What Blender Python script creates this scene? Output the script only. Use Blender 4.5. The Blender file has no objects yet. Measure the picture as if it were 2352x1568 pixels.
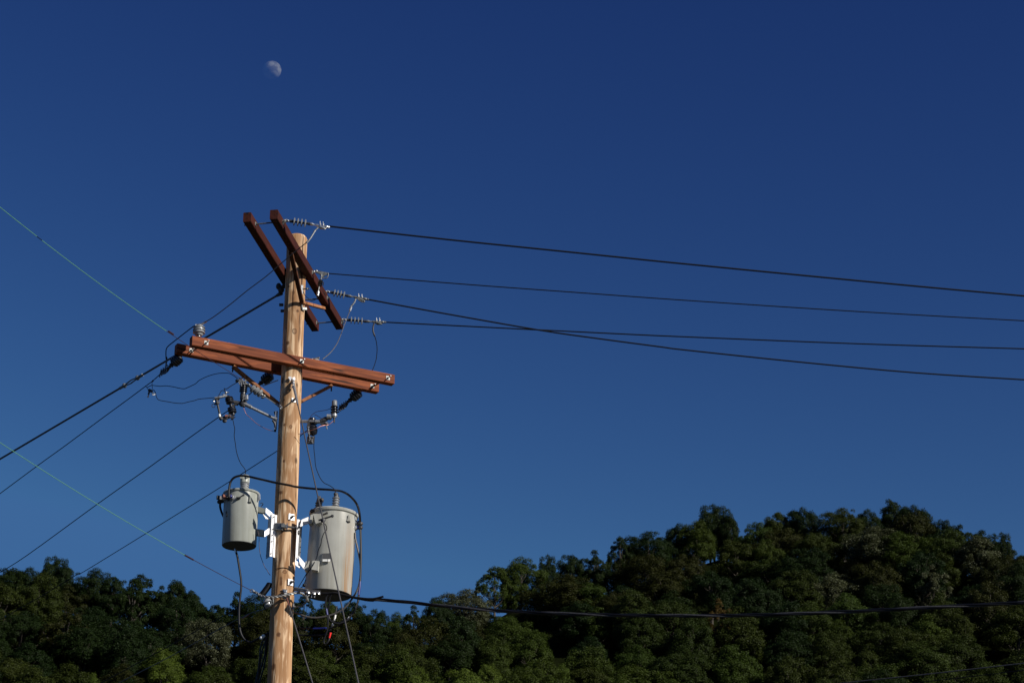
import bpy, math, random
import numpy as np
from mathutils import Vector, Matrix
R_ = math.radians
random.seed(7)
scene = bpy.context.scene
COL = scene.collection

# ------------------------------------------------------------------ camera
PITCH = R_(22.6)
CAMZ = 1.6
F = 5004.0                      # focal length in units of a 2352 px wide frame
cam_d = bpy.data.cameras.new('camera')
cam = bpy.data.objects.new('camera', cam_d)
COL.objects.link(cam)
cam.location = (0, 0, CAMZ)
cam.rotation_euler = (math.pi/2 + PITCH, 0, 0)
cam_d.sensor_width = 23.5
cam_d.lens = 50
cam_d.clip_start = 0.1
cam_d.clip_end = 8000
scene.camera = cam

# ------------------------------------------------------------------ light
SUN_AZ = R_(57)                 # to the right of the direction pole -> camera
SUN_EL = R_(27)
SUN = Vector((math.sin(SUN_AZ)*math.cos(SUN_EL), -math.cos(SUN_AZ)*math.cos(SUN_EL), math.sin(SUN_EL)))
world = bpy.data.worlds.new('World')
scene.world = world
world.use_nodes = True
wn = world.node_tree
wn.nodes.clear()
sky = wn.nodes.new('ShaderNodeTexSky')
sky.sky_type = 'NISHITA'
sky.sun_disc = False
sky.sun_elevation = SUN_EL
sky.sun_rotation = R_(123)
sky.altitude = 300
sky.air_density = 1.0
sky.dust_density = 0.3
sky.ozone_density = 3.0
hs = wn.nodes.new('ShaderNodeHueSaturation')
hs.inputs['Hue'].default_value = 0.5
hs.inputs['Saturation'].default_value = 1.12
hs.inputs['Value'].default_value = 1.0
EXPO = 0.25
sp = wn.nodes.new('ShaderNodeSeparateColor')
cb = wn.nodes.new('ShaderNodeCombineColor')
for ch, (e, k) in enumerate(((2.0, .68), (2.11, .412), (1.525, .618))):
    pw = wn.nodes.new('ShaderNodeMath'); pw.operation = 'POWER'; pw.inputs[1].default_value = e
    ml = wn.nodes.new('ShaderNodeMath'); ml.operation = 'MULTIPLY'; ml.inputs[1].default_value = k/2**EXPO
    wn.links.new(sp.outputs[ch], pw.inputs[0]); wn.links.new(pw.outputs[0], ml.inputs[0]); wn.links.new(ml.outputs[0], cb.inputs[ch])
lm = wn.nodes.new('ShaderNodeMix')
lm.data_type = 'RGBA'
lm.blend_type = 'DARKEN'
lm.inputs[0].default_value = 1.0
lm.inputs[7].default_value = (.93/2**EXPO, 2.68/2**EXPO, 6.4/2**EXPO, 1)
bg = wn.nodes.new('ShaderNodeBackground')
bg.inputs[1].default_value = 0.05
wo = wn.nodes.new('ShaderNodeOutputWorld')
wn.links.new(sky.outputs[0], hs.inputs['Color'])
wn.links.new(hs.outputs[0], sp.inputs[0])
wn.links.new(cb.outputs[0], lm.inputs[6])
wn.links.new(lm.outputs[2], bg.inputs[0])
wn.links.new(bg.outputs[0], wo.inputs[0])
sl = bpy.data.lights.new('sun', 'SUN')
sl.energy = 5.0
sl.angle = R_(0.5)
sl.color = (1.0, 0.94, 0.85)
so = bpy.data.objects.new('sun', sl)
COL.objects.link(so)
so.location = (20, -20, 40)
so.rotation_euler = SUN.to_track_quat('Z', 'Y').to_euler()
scene.view_settings.view_transform = 'Standard'
scene.view_settings.look = 'None'
scene.view_settings.exposure = EXPO
scene.view_settings.gamma = 1.0
scene.cycles.max_bounces = 5
scene.cycles.transparent_max_bounces = 16

# ------------------------------------------------------------------ measuring helpers
ct, st = math.cos(PITCH), math.sin(PITCH)
def ray(p):
    u = (p[0]-1176)/F; v = (784-p[1])/F
    return Vector((u, ct - v*st, st + v*ct))
def at(p, Y):
    d = ray(p); k = Y/d.y
    return Vector((d.x*k, Y, CAMZ + d.z*k))
def atZ(p, z):
    d = ray(p); k = (z-CAMZ)/d.z
    return Vector((d.x*k, d.y*k, z))
K = {'f': (0, 0, 1), 'c1': (362.9, 423.4, .2573), 'c2': (514.2, 471.8, .11573), 'c3': (635.1, 604.9, .11573),
     'c4': (302.5, 816.6, .1286), 'c5': (604.9, 804.5, .15431), 'c6': (453.7, 1076.7, .13118), 'c7': (623.0, 1107.0, .19295),
     'c8': (483.9, 1300.5, .18003), 'b5': (423.4, 846.9, .09259), 'b8': (574.7, 1330.8, .15122), 'w3': (725.9, 483.9, .36006),
     'w4': (1572.8, 544.4, .33126), 'lc': (0, 786.4, .34728), 'rc': (683.5, 967.8, .06172), 'pc': (598.9, 1330.8, .08489),
     'tc': (689.6, 1342.9, .11573), 'b1': (0, 1240, .2572), 'b2': (846.9, 1179.6, .3086), 'b3': (1512.3, 1119, .357)}
def px(k, x, y):
    a = K[k]; return (a[0]+a[2]*x, a[1]+a[2]*y)
def P(k, x, y, Y): return at(px(k, x, y), Y)
M_ = 1/186.0                    # metres per frame unit at the pole

# ------------------------------------------------------------------ mesh helpers
class MB:
    def __init__(s): s.v = []; s.f = []; s.sm = []
    def add(s, vs, fs, smooth=False):
        o = len(s.v); s.v += [Vector(x) for x in vs]
        s.f += [tuple(i+o for i in f) for f in fs]; s.sm += [smooth]*len(fs)
        return s
    def lathe(s, p1, p2, prof, n=20, smooth=True, cap=True):
        p1 = Vector(p1); p2 = Vector(p2); ax = p2-p1; L = ax.length; w = ax.normalized()
        u = w.orthogonal().normalized()
        if abs(w.z) > .5: u = (Vector((1, 0, 0)) - w*w.x).normalized()
        v = w.cross(u); vs = []; fs = []
        for t, r in prof:
            c = p1 + ax*t
            for i in range(n):
                a = 2*math.pi*i/n; vs.append(c + u*(r*math.cos(a)) + v*(r*math.sin(a)))
        for j in range(len(prof)-1):
            for i in range(n):
                a = j*n+i; b = j*n+(i+1) % n
                fs.append((a, b, b+n, a+n))
        if cap:
            fs.append(tuple(reversed(range(n)))); k = (len(prof)-1)*n
            fs.append(tuple(range(k, k+n)))
        return s.add(vs, fs, smooth)
    def cyl(s, p1, p2, r, n=14, r2=None):
        r2 = r if r2 is None else r2
        return s.lathe(p1, p2, [(0, r), (1, r2)], n)
    def tube(s, pts, r, n=7, close=False):
        pts = [Vector(p) for p in pts]; N = len(pts)
        if N < 2: return s
        rr = r if isinstance(r, (list, tuple)) else [r]*N
        T = [(pts[min(i+1, N-1)]-pts[max(i-1, 0)]).normalized() for i in range(N)]
        u = T[0].orthogonal().normalized(); vs = []; fs = []
        for i in range(N):
            u = (u - T[i]*u.dot(T[i]))
            u = u.normalized() if u.length > 1e-6 else T[i].orthogonal().normalized()
            v = T[i].cross(u)
            for k in range(n):
                a = 2*math.pi*k/n; vs.append(pts[i] + (u*math.cos(a) + v*math.sin(a))*rr[i])
        for i in range(N-1):
            for k in range(n):
                a = i*n+k; b = i*n+(k+1) % n; fs.append((a, b, b+n, a+n))
        fs.append(tuple(reversed(range(n)))); fs.append(tuple(range((N-1)*n, N*n)))
        return s.add(vs, fs, True)
    def beam(s, p1, p2, w, h, up=(0, 0, 1), bev=0.0):
        p1 = Vector(p1); p2 = Vector(p2); d = (p2-p1).normalized(); up = Vector(up)
        sd = d.cross(up).normalized(); up = sd.cross(d).normalized()
        b = bev
        if b > 0:
            sec = [(-w/2+b, -h/2), (w/2-b, -h/2), (w/2, -h/2+b), (w/2, h/2-b), (w/2-b, h/2), (-w/2+b, h/2), (-w/2, h/2-b), (-w/2, -h/2+b)]
        else:
            sec = [(-w/2, -h/2), (w/2, -h/2), (w/2, h/2), (-w/2, h/2)]
        n = len(sec)
        vs = [p1+sd*a+up*c for a, c in sec] + [p2+sd*a+up*c for a, c in sec]
        fs = [(i, (i+1) % n, (i+1) % n+n, i+n) for i in range(n)] + [tuple(reversed(range(n))), tuple(range(n, 2*n))]
        return s.add(vs, fs)
    def prism(s, pts, th):
        pts = [Vector(p) for p in pts]; n = len(pts); th = Vector(th)
        vs = pts + [p+th for p in pts]
        fs = [(i, (i+1) % n, (i+1) % n+n, i+n) for i in range(n)] + [tuple(reversed(range(n))), tuple(range(n, 2*n))]
        return s.add(vs, fs)
    def ball(s, c, r, n=10, sq=(1, 1, 1)):
        c = Vector(c); vs = []; fs = []; m = n//2+1
        for j in range(m+1):
            a = math.pi*j/m
            for i in range(n):
                b = 2*math.pi*i/n
                vs.append(c+Vector((r*sq[0]*math.sin(a)*math.cos(b), r*sq[1]*math.sin(a)*math.sin(b), r*sq[2]*math.cos(a))))
        for j in range(m):
            for i in range(n):
                a = j*n+i; b = j*n+(i+1) % n; fs.append((a, a+n, b+n, b))
        return s.add(vs, fs, True)
    def ring(s, c, ax, R, r, n=18):
        c = Vector(c); ax = Vector(ax).normalized(); u = ax.orthogonal().normalized(); v = ax.cross(u)
        return s.tube([c+u*R*math.cos(2*math.pi*i/n)+v*R*math.sin(2*math.pi*i/n) for i in range(n+1)], r, 6)
    def build(s, name, mat, parent=None):
        org = ORG[parent.name] if parent else s.v[0].copy()
        me = bpy.data.meshes.new(name)
        me.from_pydata([tuple(x-org) for x in s.v], [], s.f)
        me.polygons.foreach_set('use_smooth', s.sm)
        me.materials.append(mat); me.update()
        me.set_sharp_from_angle(angle=R_(42))
        o = bpy.data.objects.new(name, me); COL.objects.link(o)
        ORG[o.name] = org
        if parent: o.parent = parent
        else: o.location = org
        return o
ORG = {}
def thing(name, label, cat, loc, group=None):
    o = bpy.data.objects.new(name, None); COL.objects.link(o)
    o.empty_display_size = .1; o.location = loc; ORG[o.name] = Vector(loc)
    return tag(o, label, cat, group)
def tag(o, label, cat, group=None):
    o['label'] = label; o['category'] = cat
    if group: o['group'] = group
    return o
def cr(pts, k=6):
    pts = [Vector(p) for p in pts]; out = []
    n = len(pts)
    for i in range(n-1):
        a = pts[max(i-1, 0)]; b = pts[i]; c = pts[i+1]; d = pts[min(i+2, n-1)]
        for j in range(k):
            t = j/k
            out.append(.5*((2*b)+(c-a)*t+(2*a-5*b+4*c-d)*t*t+(3*b-a-3*c+d)*t*t*t))
    out.append(pts[-1]); return out
def path(k, pts, Ys):
    """pixels of one crop with depth either a pair (ends) or a list"""
    pp = [px(*( (k,)+tuple(p) if len(p) == 2 else p )) for p in pts]
    if len(Ys) == len(pp): return [at(p, y) for p, y in zip(pp, Ys)]
    L = [0]
    for a, b in zip(pp, pp[1:]): L.append(L[-1]+math.hypot(b[0]-a[0], b[1]-a[1]))
    return [at(p, 1/((1-l/L[-1])/Ys[0]+(l/L[-1])/Ys[1])) for p, l in zip(pp, L)]
def ext(pts, m):
    d = (pts[-1]-pts[-2]).normalized(); return pts+[pts[-1]+d*(m*.5), pts[-1]+d*m]
def sheds(n, R, r, t0=.05, t1=.95, thin=.25):
    prof = [(0, r)]
    st_ = (t1-t0)/n
    for i in range(n):
        c = t0+st_*(i+.5); h = st_*thin
        prof += [(c-h, r), (c-h*.1, R*.97), (c+h*.15, R), (c+h*.3, R*.96), (c+h, r)]
    return prof+[(1, r)]

# ------------------------------------------------------------------ materials
def mat(name, col, rough=.6, metal=0.0, noise=0, nscale=30, bump=0, spec=.5, dark=None):
    m = bpy.data.materials.new(name); m.use_nodes = True
    nt = m.node_tree; b = nt.nodes['Principled BSDF']
    b.inputs['Base Color'].default_value = (*col, 1); b.inputs['Roughness'].default_value = rough
    b.inputs['Metallic'].default_value = metal; b.inputs['Specular IOR Level'].default_value = spec
    tc = nt.nodes.new('ShaderNodeTexCoord'); nz = nt.nodes.new('ShaderNodeTexNoise')
    nz.inputs['Scale'].default_value = nscale; nz.inputs['Detail'].default_value = 5
    nt.links.new(tc.outputs['Object'], nz.inputs['Vector'])
    if noise:
        cr_ = nt.nodes.new('ShaderNodeValToRGB'); nt.links.new(nz.outputs[0], cr_.inputs[0])
        d = dark or tuple(c*(1-noise) for c in col)
        cr_.color_ramp.elements[0].position = .35; cr_.color_ramp.elements[0].color = (*d, 1)
        cr_.color_ramp.elements[1].position = .62; cr_.color_ramp.elements[1].color = (*col, 1)
        nt.links.new(cr_.outputs[0], b.inputs['Base Color'])
    if bump:
        bp = nt.nodes.new('ShaderNodeBump'); bp.inputs['Strength'].default_value = bump; bp.inputs['Distance'].default_value = .01
        nt.links.new(nz.outputs[0], bp.inputs['Height']); nt.links.new(bp.outputs[0], b.inputs['Normal'])
    return m
def N(nt, t, **kw):
    n = nt.nodes.new(t)
    for k, v in kw.items(): setattr(n, k, v)
    return n
def ramp(nt, src, stops):
    c = N(nt, 'ShaderNodeValToRGB'); nt.links.new(src, c.inputs[0]); e = c.color_ramp.elements
    while len(e) < len(stops): e.new(.5)
    for i, (p, col) in enumerate(stops): e[i].position = p; e[i].color = (*col, 1) if len(col) == 3 else col
    return c.outputs[0]
def mix(nt, fac, a, b, mode='MIX'):
    m = N(nt, 'ShaderNodeMix', data_type='RGBA', blend_type=mode)
    if isinstance(fac, float): m.inputs[0].default_value = fac
    else: nt.links.new(fac, m.inputs[0])
    for i, x in ((6, a), (7, b)):
        if isinstance(x, tuple): m.inputs[i].default_value = (*x, 1)
        else: nt.links.new(x, m.inputs[i])
    return m.outputs[2]
def wood(name, light, mid, dark, sc, fine=(70, 70, 2.2), patch=(9, 9, 1.3), patchmix=.6, knots=True, rot=None, rough=.75, bump=.5):
    m = bpy.data.materials.new(name); m.use_nodes = True; nt = m.node_tree; b = nt.nodes['Principled BSDF']
    b.inputs['Roughness'].default_value = rough; b.inputs['Specular IOR Level'].default_value = .2; b.inputs['Diffuse Roughness'].default_value = 1.0
    tc = N(nt, 'ShaderNodeTexCoord'); src = tc.outputs['Object']
    if rot is not None:
        r = N(nt, 'ShaderNodeMapping'); r.inputs['Rotation'].default_value = rot; nt.links.new(src, r.inputs[0]); src = r.outputs[0]
    def nz(scale, detail=4, s=1.0, dist=0.0):
        mp = N(nt, 'ShaderNodeMapping'); mp.inputs['Scale'].default_value = tuple(q*s for q in scale); nt.links.new(src, mp.inputs[0])
        t = N(nt, 'ShaderNodeTexNoise'); t.inputs['Scale'].default_value = 1; t.inputs['Detail'].default_value = detail
        t.inputs['Distortion'].default_value = dist; nt.links.new(mp.outputs[0], t.inputs[0]); return t.outputs[0]
    f = nz(fine); c1 = ramp(nt, f, [(.40, mid), (.56, light)])
    pt = nz(patch, 6, 1.0, .6); c2 = ramp(nt, pt, [(.46, (0, 0, 0)), (.54, (1, 1, 1))])
    c3 = mix(nt, patchmix, c1, mid, 'MIX'); col = mix(nt, c2, c1, c3)
    ck = nz((fine[0]*.55, fine[1]*.55, fine[2]*.45), 6, 1.0, .3); c4 = ramp(nt, ck, [(.335, (1, 1, 1)), (.40, (0, 0, 0))])
    col = mix(nt, c4, col, dark)
    if knots:
        mp = N(nt, 'ShaderNodeMapping'); mp.inputs['Scale'].default_value = knots if isinstance(knots, tuple) else (5, 5, 2.0); nt.links.new(src, mp.inputs[0])
        vo = N(nt, 'ShaderNodeTexVoronoi'); vo.inputs['Scale'].default_value = 1; nt.links.new(mp.outputs[0], vo.inputs[0])
        k = ramp(nt, vo.outputs['Distance'], [(.0, (1, 1, 1)), (.07, (.9, .9, .9)), (.13, (0, 0, 0))])
        col = mix(nt, k, col, dark)
    nt.links.new(col, b.inputs['Base Color'])
    bp = N(nt, 'ShaderNodeBump'); bp.inputs['Strength'].default_value = bump; bp.inputs['Distance'].default_value = .006
    nt.links.new(f, bp.inputs['Height']); nt.links.new(bp.outputs[0], b.inputs['Normal'])
    return m
MT = {}
MT['pole'] = wood('pole_wood', (.76, .575, .375), (.42, .23, .105), (.10, .045, .022), 1, fine=(34, 34, 2.4), patch=(9, 9, 2.6), patchmix=.8, knots=(4.2, 4.2, 2.2), bump=.9)
MT['arm_old'] = wood('dark_stained_wood', (.062, .013, .007), (.040, .009, .005), (.010, .004, .003), 1, fine=(30, 3, 30), patch=(6, 1.2, 6), knots=False, rot=(0, 0, .157))
MT['arm_new'] = wood('red_stained_wood', (.39, .115, .040), (.215, .056, .023), (.05, .018, .012), 1, fine=(2.5, 34, 34), patch=(2.2, 12, 12), patchmix=.7, knots=(4, 4, 9), rot=(0, 0, -.503))
MT['brace'] = wood('brace_wood', (.42, .19, .085), (.32, .13, .055), (.08, .03, .015), 1, fine=(20, 20, 12), patch=(5, 5, 5), knots=False)
MT['brace_shaded'] = wood('shaded_brace_wood', (.11, .042, .018), (.06, .024, .012), (.03, .012, .008), 1, fine=(20, 20, 12), patch=(5, 5, 5), knots=False)  # brace wood darkened: the crossarm's shade on the nearer upper brace, as colour
MT['galv'] = mat('galvanised_steel', (.38, .39, .40), .38, .6, .35, 60, .2)
MT['galv_plate'] = mat('bright_galvanised_plate', (.92, .92, .93), .3, .15, .10, 40, .1)
MT['washer'] = mat('dull_washer_steel', (.34, .345, .33), .55, .3, .45, 60, .2)
MT['steel'] = mat('weathered_steel', (.22, .23, .23), .5, .6, .5, 50, .2)
MT['dark_steel'] = mat('dark_steel', (.055, .055, .06), .55, .3, .5, 50)
MT['polymer'] = mat('grey_polymer', (.16, .17, .18), .5, 0, .15, 40)
MT['polymer_dark'] = mat('dark_polymer', (.035, .037, .042), .45, 0, .3, 30)
MT['porcelain'] = mat('grey_porcelain', (.30, .31, .32), .18, 0, .3, 25, 0, .6)
MT['porcelain_dark'] = mat('dark_porcelain', (.016, .017, .022), .22, 0, .3, 25, 0, .6)
MT['aluminium'] = mat('aluminium', (.80, .80, .78), .3, .9, .2, 80, .2)
MT['wire_black'] = mat('black_wire', (.006, .007, .011), .6, 0, .2, 20, 0, .12)
MT['wire_cover'] = mat('black_cable_cover', (.004, .004, .005), .42, 0, .3, 20, 0, .3)
MT['wire_grey'] = mat('grey_strand', (.095, .09, .09), .5, .3, .3, 60)
MT['wire_bare'] = mat('bare_aluminium_strand', (.45, .45, .43), .42, .6, .4, 90, .4)
MT['copper'] = mat('copper_wire', (.30, .12, .09), .4, .5, .3, 40)
MT['green'] = mat('green_wire', (.11, .30, .16), .45, 0, .1, 20)
MT['maroon'] = mat('maroon_wire', (.035, .014, .022), .5, 0, .2, 20)
MT['blue'] = mat('blue_marker', (.010, .018, .16), .35, 0, .2, 30)
MT['red'] = mat('red_marker', (.75, .02, .012), .35, 0, .1, 30)
MT['white'] = mat('white_cap', (.8, .8, .76), .5)
MT['black_mark'] = mat('black_number_paint', (.008, .010, .010), .7)
MT['plate'] = mat('name_plate_metal', (.10, .10, .10), .55, .2, .4, 120)

def tank_mat(name, col, rust):
    m = bpy.data.materials.new(name); m.use_nodes = True; nt = m.node_tree; b = nt.nodes['Principled BSDF']
    b.inputs['Roughness'].default_value = .33; b.inputs['Diffuse Roughness'].default_value = 1.0; b.inputs['Specular IOR Level'].default_value = .4
    tc = N(nt, 'ShaderNodeTexCoord')
    nz = N(nt, 'ShaderNodeTexNoise'); nz.inputs['Scale'].default_value = 5; nz.inputs['Detail'].default_value = 6
    nt.links.new(tc.outputs['Object'], nz.inputs[0])
    c = ramp(nt, nz.outputs[0], [(.3, tuple(x*.88 for x in col)), (.7, col)])
    sp = N(nt, 'ShaderNodeTexNoise'); sp.inputs['Scale'].default_value = 55; sp.inputs['Detail'].default_value = 2
    nt.links.new(tc.outputs['Object'], sp.inputs[0])
    k = ramp(nt, sp.outputs[0], [(.74, (0, 0, 0)), (.78, (1, 1, 1))]); c = mix(nt, k, c, tuple(x*.45 for x in col))
    mg = N(nt, 'ShaderNodeMapping'); mg.inputs['Scale'].default_value = (22, 22, 1.1); nt.links.new(tc.outputs['Object'], mg.inputs[0])
    gr = N(nt, 'ShaderNodeTexNoise'); gr.inputs['Scale'].default_value = 1; gr.inputs['Detail'].default_value = 5; nt.links.new(mg.outputs[0], gr.inputs[0])
    c = mix(nt, 1.0, c, ramp(nt, gr.outputs[0], [(.35, (.88, .87, .84)), (.58, (1, 1, 1))]), 'MULTIPLY')
    if rust is not None:
        # vertical rust streaks of their own shape on one flank of the tank
        sx = N(nt, 'ShaderNodeSeparateXYZ'); nt.links.new(tc.outputs['Object'], sx.inputs[0])
        mp = N(nt, 'ShaderNodeMapping'); mp.inputs['Scale'].default_value = (26, 26, .8); nt.links.new(tc.outputs['Object'], mp.inputs[0])
        r = N(nt, 'ShaderNodeTexNoise'); r.inputs['Scale'].default_value = 1; r.inputs['Detail'].default_value = 4; nt.links.new(mp.outputs[0], r.inputs[0])
        a = N(nt, 'ShaderNodeMapRange'); a.inputs[1].default_value = rust[0]; a.inputs[2].default_value = rust[0]+.035; nt.links.new(sx.outputs[0], a.inputs[0])
        z = N(nt, 'ShaderNodeMapRange'); z.inputs[1].default_value = rust[1]; z.inputs[2].default_value = rust[1]-.75; nt.links.new(sx.outputs[2], z.inputs[0])
        q = N(nt, 'ShaderNodeMath', operation='MULTIPLY'); nt.links.new(a.outputs[0], q.inputs[0]); nt.links.new(z.outputs[0], q.inputs[1])
        rr = ramp(nt, r.outputs[0], [(.40, (0, 0, 0)), (.66, (.95, .95, .95))])
        q2 = N(nt, 'ShaderNodeMath', operation='MULTIPLY'); nt.links.new(q.outputs[0], q2.inputs[0]); nt.links.new(rr, q2.inputs[1])
        c = mix(nt, q2.outputs[0], c, (.46, .25, .10))
    nt.links.new(c, b.inputs['Base Color'])
    bp = N(nt, 'ShaderNodeBump'); bp.inputs['Strength'].default_value = .12; bp.inputs['Distance'].default_value = .02
    nt.links.new(nz.outputs[0], bp.inputs['Height']); nt.links.new(bp.outputs[0], b.inputs['Normal'])
    return m

# ================================================================== terrain and ground
def ratio(p):                                  # rise over horizontal distance of the line of sight
    d = ray(p); return d.z/math.hypot(d.x, d.y), math.atan2(d.x, d.y)
SKYL = [(0, 1303), (15, 1303), (75, 1300), (110, 1296), (125, 1281), (150, 1288), (165, 1306), (215, 1307), (262, 1322), (275, 1333), (300, 1322), (325, 1320), (345, 1322), (365, 1345),
        (385, 1350), (409, 1331), (432, 1343), (455, 1365), (468, 1385), (476, 1400), (510, 1380), (541, 1363), (560, 1370), (600, 1362), (640, 1360), (685, 1365), (740, 1375), (800, 1380),
        (844, 1387), (867, 1398), (896, 1408), (930, 1400), (949, 1392), (1007, 1368), (1041, 1362), (1094, 1350), (1109, 1325), (1146, 1297), (1174, 1283), (1214, 1280),
        (1230, 1303), (1239, 1318), (1257, 1280), (1290, 1280), (1313, 1273), (1338, 1288), (1362, 1268), (1390, 1258), (1415, 1238), (1442, 1227), (1486, 1219), (1523, 1226),
        (1540, 1215), (1566, 1198), (1600, 1185), (1637, 1165), (1669, 1172), (1694, 1187), (1719, 1206), (1741, 1196), (1787, 1174), (1841, 1162), (1873, 1169), (1887, 1194),
        (1930, 1164), (1970, 1168), (2019, 1165), (2051, 1150), (2076, 1152), (2119, 1165), (2144, 1187), (2173, 1194), (2198, 1205), (2248, 1215), (2273, 1219), (2305, 1230),
        (2319, 1244), (2330, 1265), (2352, 1276)]
def skyl(x): return float(np.interp(x, [a for a, b in SKYL], [b for a, b in SKYL]))
# smoothed ridge of bare ground under the trees
_xs = np.arange(-700, 3100, 20.0)
_ys = np.array([skyl(min(max(x, 0), 2352)) for x in _xs]) + 112
_ys += np.where(_xs < 0, (-_xs)*.05, 0) + np.where(_xs > 2352, (_xs-2352)*.16, 0)
_k = np.exp(-np.linspace(-2, 2, 9)**2); _k /= _k.sum()
_ys = np.convolve(np.pad(_ys, 4, mode='edge'), _k, mode='valid')
_rt = []; _az = []
for x, y in zip(_xs, _ys):
    r, a = ratio((x, y)); _rt.append(r); _az.append(a)
def ridge(az):
    r = float(np.interp(az, _az, _rt)); D = 183.6/(.7-r); return D, 84+.7*(D-380)
def terr(az, D):
    Dr, zr = ridge(az)
    if D > Dr:
        e = D-Dr; return max(zr - .35*max(0, e-12) - .05*min(e, 12), 0.0)
    if D > 300: return 84+.7*(D-380)
    t = max(0, (D-170)/130); return 28*(t*t)
def mk_ground():
    azs = [R_(a) for a in np.arange(-40, 40.01, .8)]
    n = 8+22+15; vs = []; fs = []
    for a in azs:
        fade = min(1, max(0, (R_(40)-abs(a))/R_(8))); Dr = ridge(a)[0]
        Ds = [100+25*i for i in range(8)]+[300+(Dr-300)*i/21 for i in range(22)]+[Dr+q for q in (5, 12, 18, 26, 36, 50, 70, 95, 130, 180, 240, 320, 420, 560, 750)]
        for j, D in enumerate(Ds):
            z = terr(a, D)
            if fade < 1: z *= fade
            vs.append((D*math.sin(a), D*math.cos(a), z - (.3 if j in (0, n-1) or fade == 0 else 0)))
    for i in range(len(azs)-1):
        for j in range(n-1):
            a = i*n+j; fs.append((a, a+1, a+n+1, a+n))
    return vs, fs
m_hill = mat('forest_floor', (.009, .012, .004), .95, 0, .5, .4)
vs, fs = mk_ground()
me = bpy.data.meshes.new('hillside'); me.from_pydata(vs, [], fs); me.materials.append(m_hill)
me.polygons.foreach_set('use_smooth', [True]*len(fs))
o = bpy.data.objects.new('hillside', me); COL.objects.link(o); o['kind'] = 'structure'
m_hill.node_tree.nodes['Principled BSDF'].inputs['Specular IOR Level'].default_value = 0
m_gr = mat('grass_ground', (.022, .026, .012), .95, 0, .4, .3)
me = bpy.data.meshes.new('ground'); S = 5000
me.from_pydata([(-S, -S, 0), (S, -S, 0), (S, S, 0), (-S, S, 0)], [], [(0, 1, 2, 3)]); me.materials.append(m_gr)
o = bpy.data.objects.new('ground', me); COL.objects.link(o); o['kind'] = 'structure'

# ================================================================== trees
def leaf_mat(name, c1, c2, c3, pale=None, palefrac=.0, trans=.25):
    m = bpy.data.materials.new(name); m.use_nodes = True; nt = m.node_tree
    b = nt.nodes['Principled BSDF']; b.inputs['Roughness'].default_value = .55; b.inputs['Specular IOR Level'].default_value = .10
    g = N(nt, 'ShaderNodeNewGeometry'); oi = N(nt, 'ShaderNodeObjectInfo')
    a = ramp(nt, oi.outputs['Random'], [(0, c1), (.5, c2), (1, c3)])
    v = ramp(nt, g.outputs['Random Per Island'], [(0, (.7, .7, .65)), (.85, (1.1, 1.1, 1.0)), (1, (1.5, 1.5, 1.1))])
    col = mix(nt, 1.0, a, v, 'MULTIPLY')
    if pale:
        f = ramp(nt, g.outputs['Random Per Island'], [(1-palefrac-.01, (0, 0, 0)), (1-palefrac, (1, 1, 1))]); col = mix(nt, f, col, pale)
    nt.links.new(col, b.inputs['Base Color'])
    tr = N(nt, 'ShaderNodeBsdfTranslucent'); nt.links.new(col, tr.inputs[0])
    mx = N(nt, 'ShaderNodeMixShader'); mx.inputs[0].default_value = trans
    nt.links.new(b.outputs[0], mx.inputs[1]); nt.links.new(tr.outputs[0], mx.inputs[2])
    nt.links.new(mx.outputs[0], nt.nodes['Material Output'].inputs[0])
    return m
LM = {'dark': leaf_mat('dark_green_leaves', (.010, .021, .005), (.012, .023, .005), (.013, .023, .004)),
      'olive': leaf_mat('olive_leaves', (.023, .033, .005), (.028, .037, .006), (.021, .034, .006)),
      'brown': leaf_mat('brown_olive_leaves', (.021, .024, .005), (.024, .027, .005), (.019, .023, .005)),
      'green': leaf_mat('mid_green_leaves', (.028, .047, .007), (.035, .051, .007), (.030, .045, .008)),
      'bright': leaf_mat('yellow_green_leaves', (.055, .082, .011), (.062, .088, .012), (.052, .078, .011)),
      'pale': leaf_mat('silvery_leaves', (.036, .043, .016), (.042, .048, .018), (.040, .045, .020), (.13, .14, .085), .20),
      'autumn': leaf_mat('yellow_brown_leaves', (.070, .046, .010), (.065, .042, .010), (.06, .040, .010))}
m_bark = mat('tree_bark', (.055, .045, .035), .9, 0, .4, 4)
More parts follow.
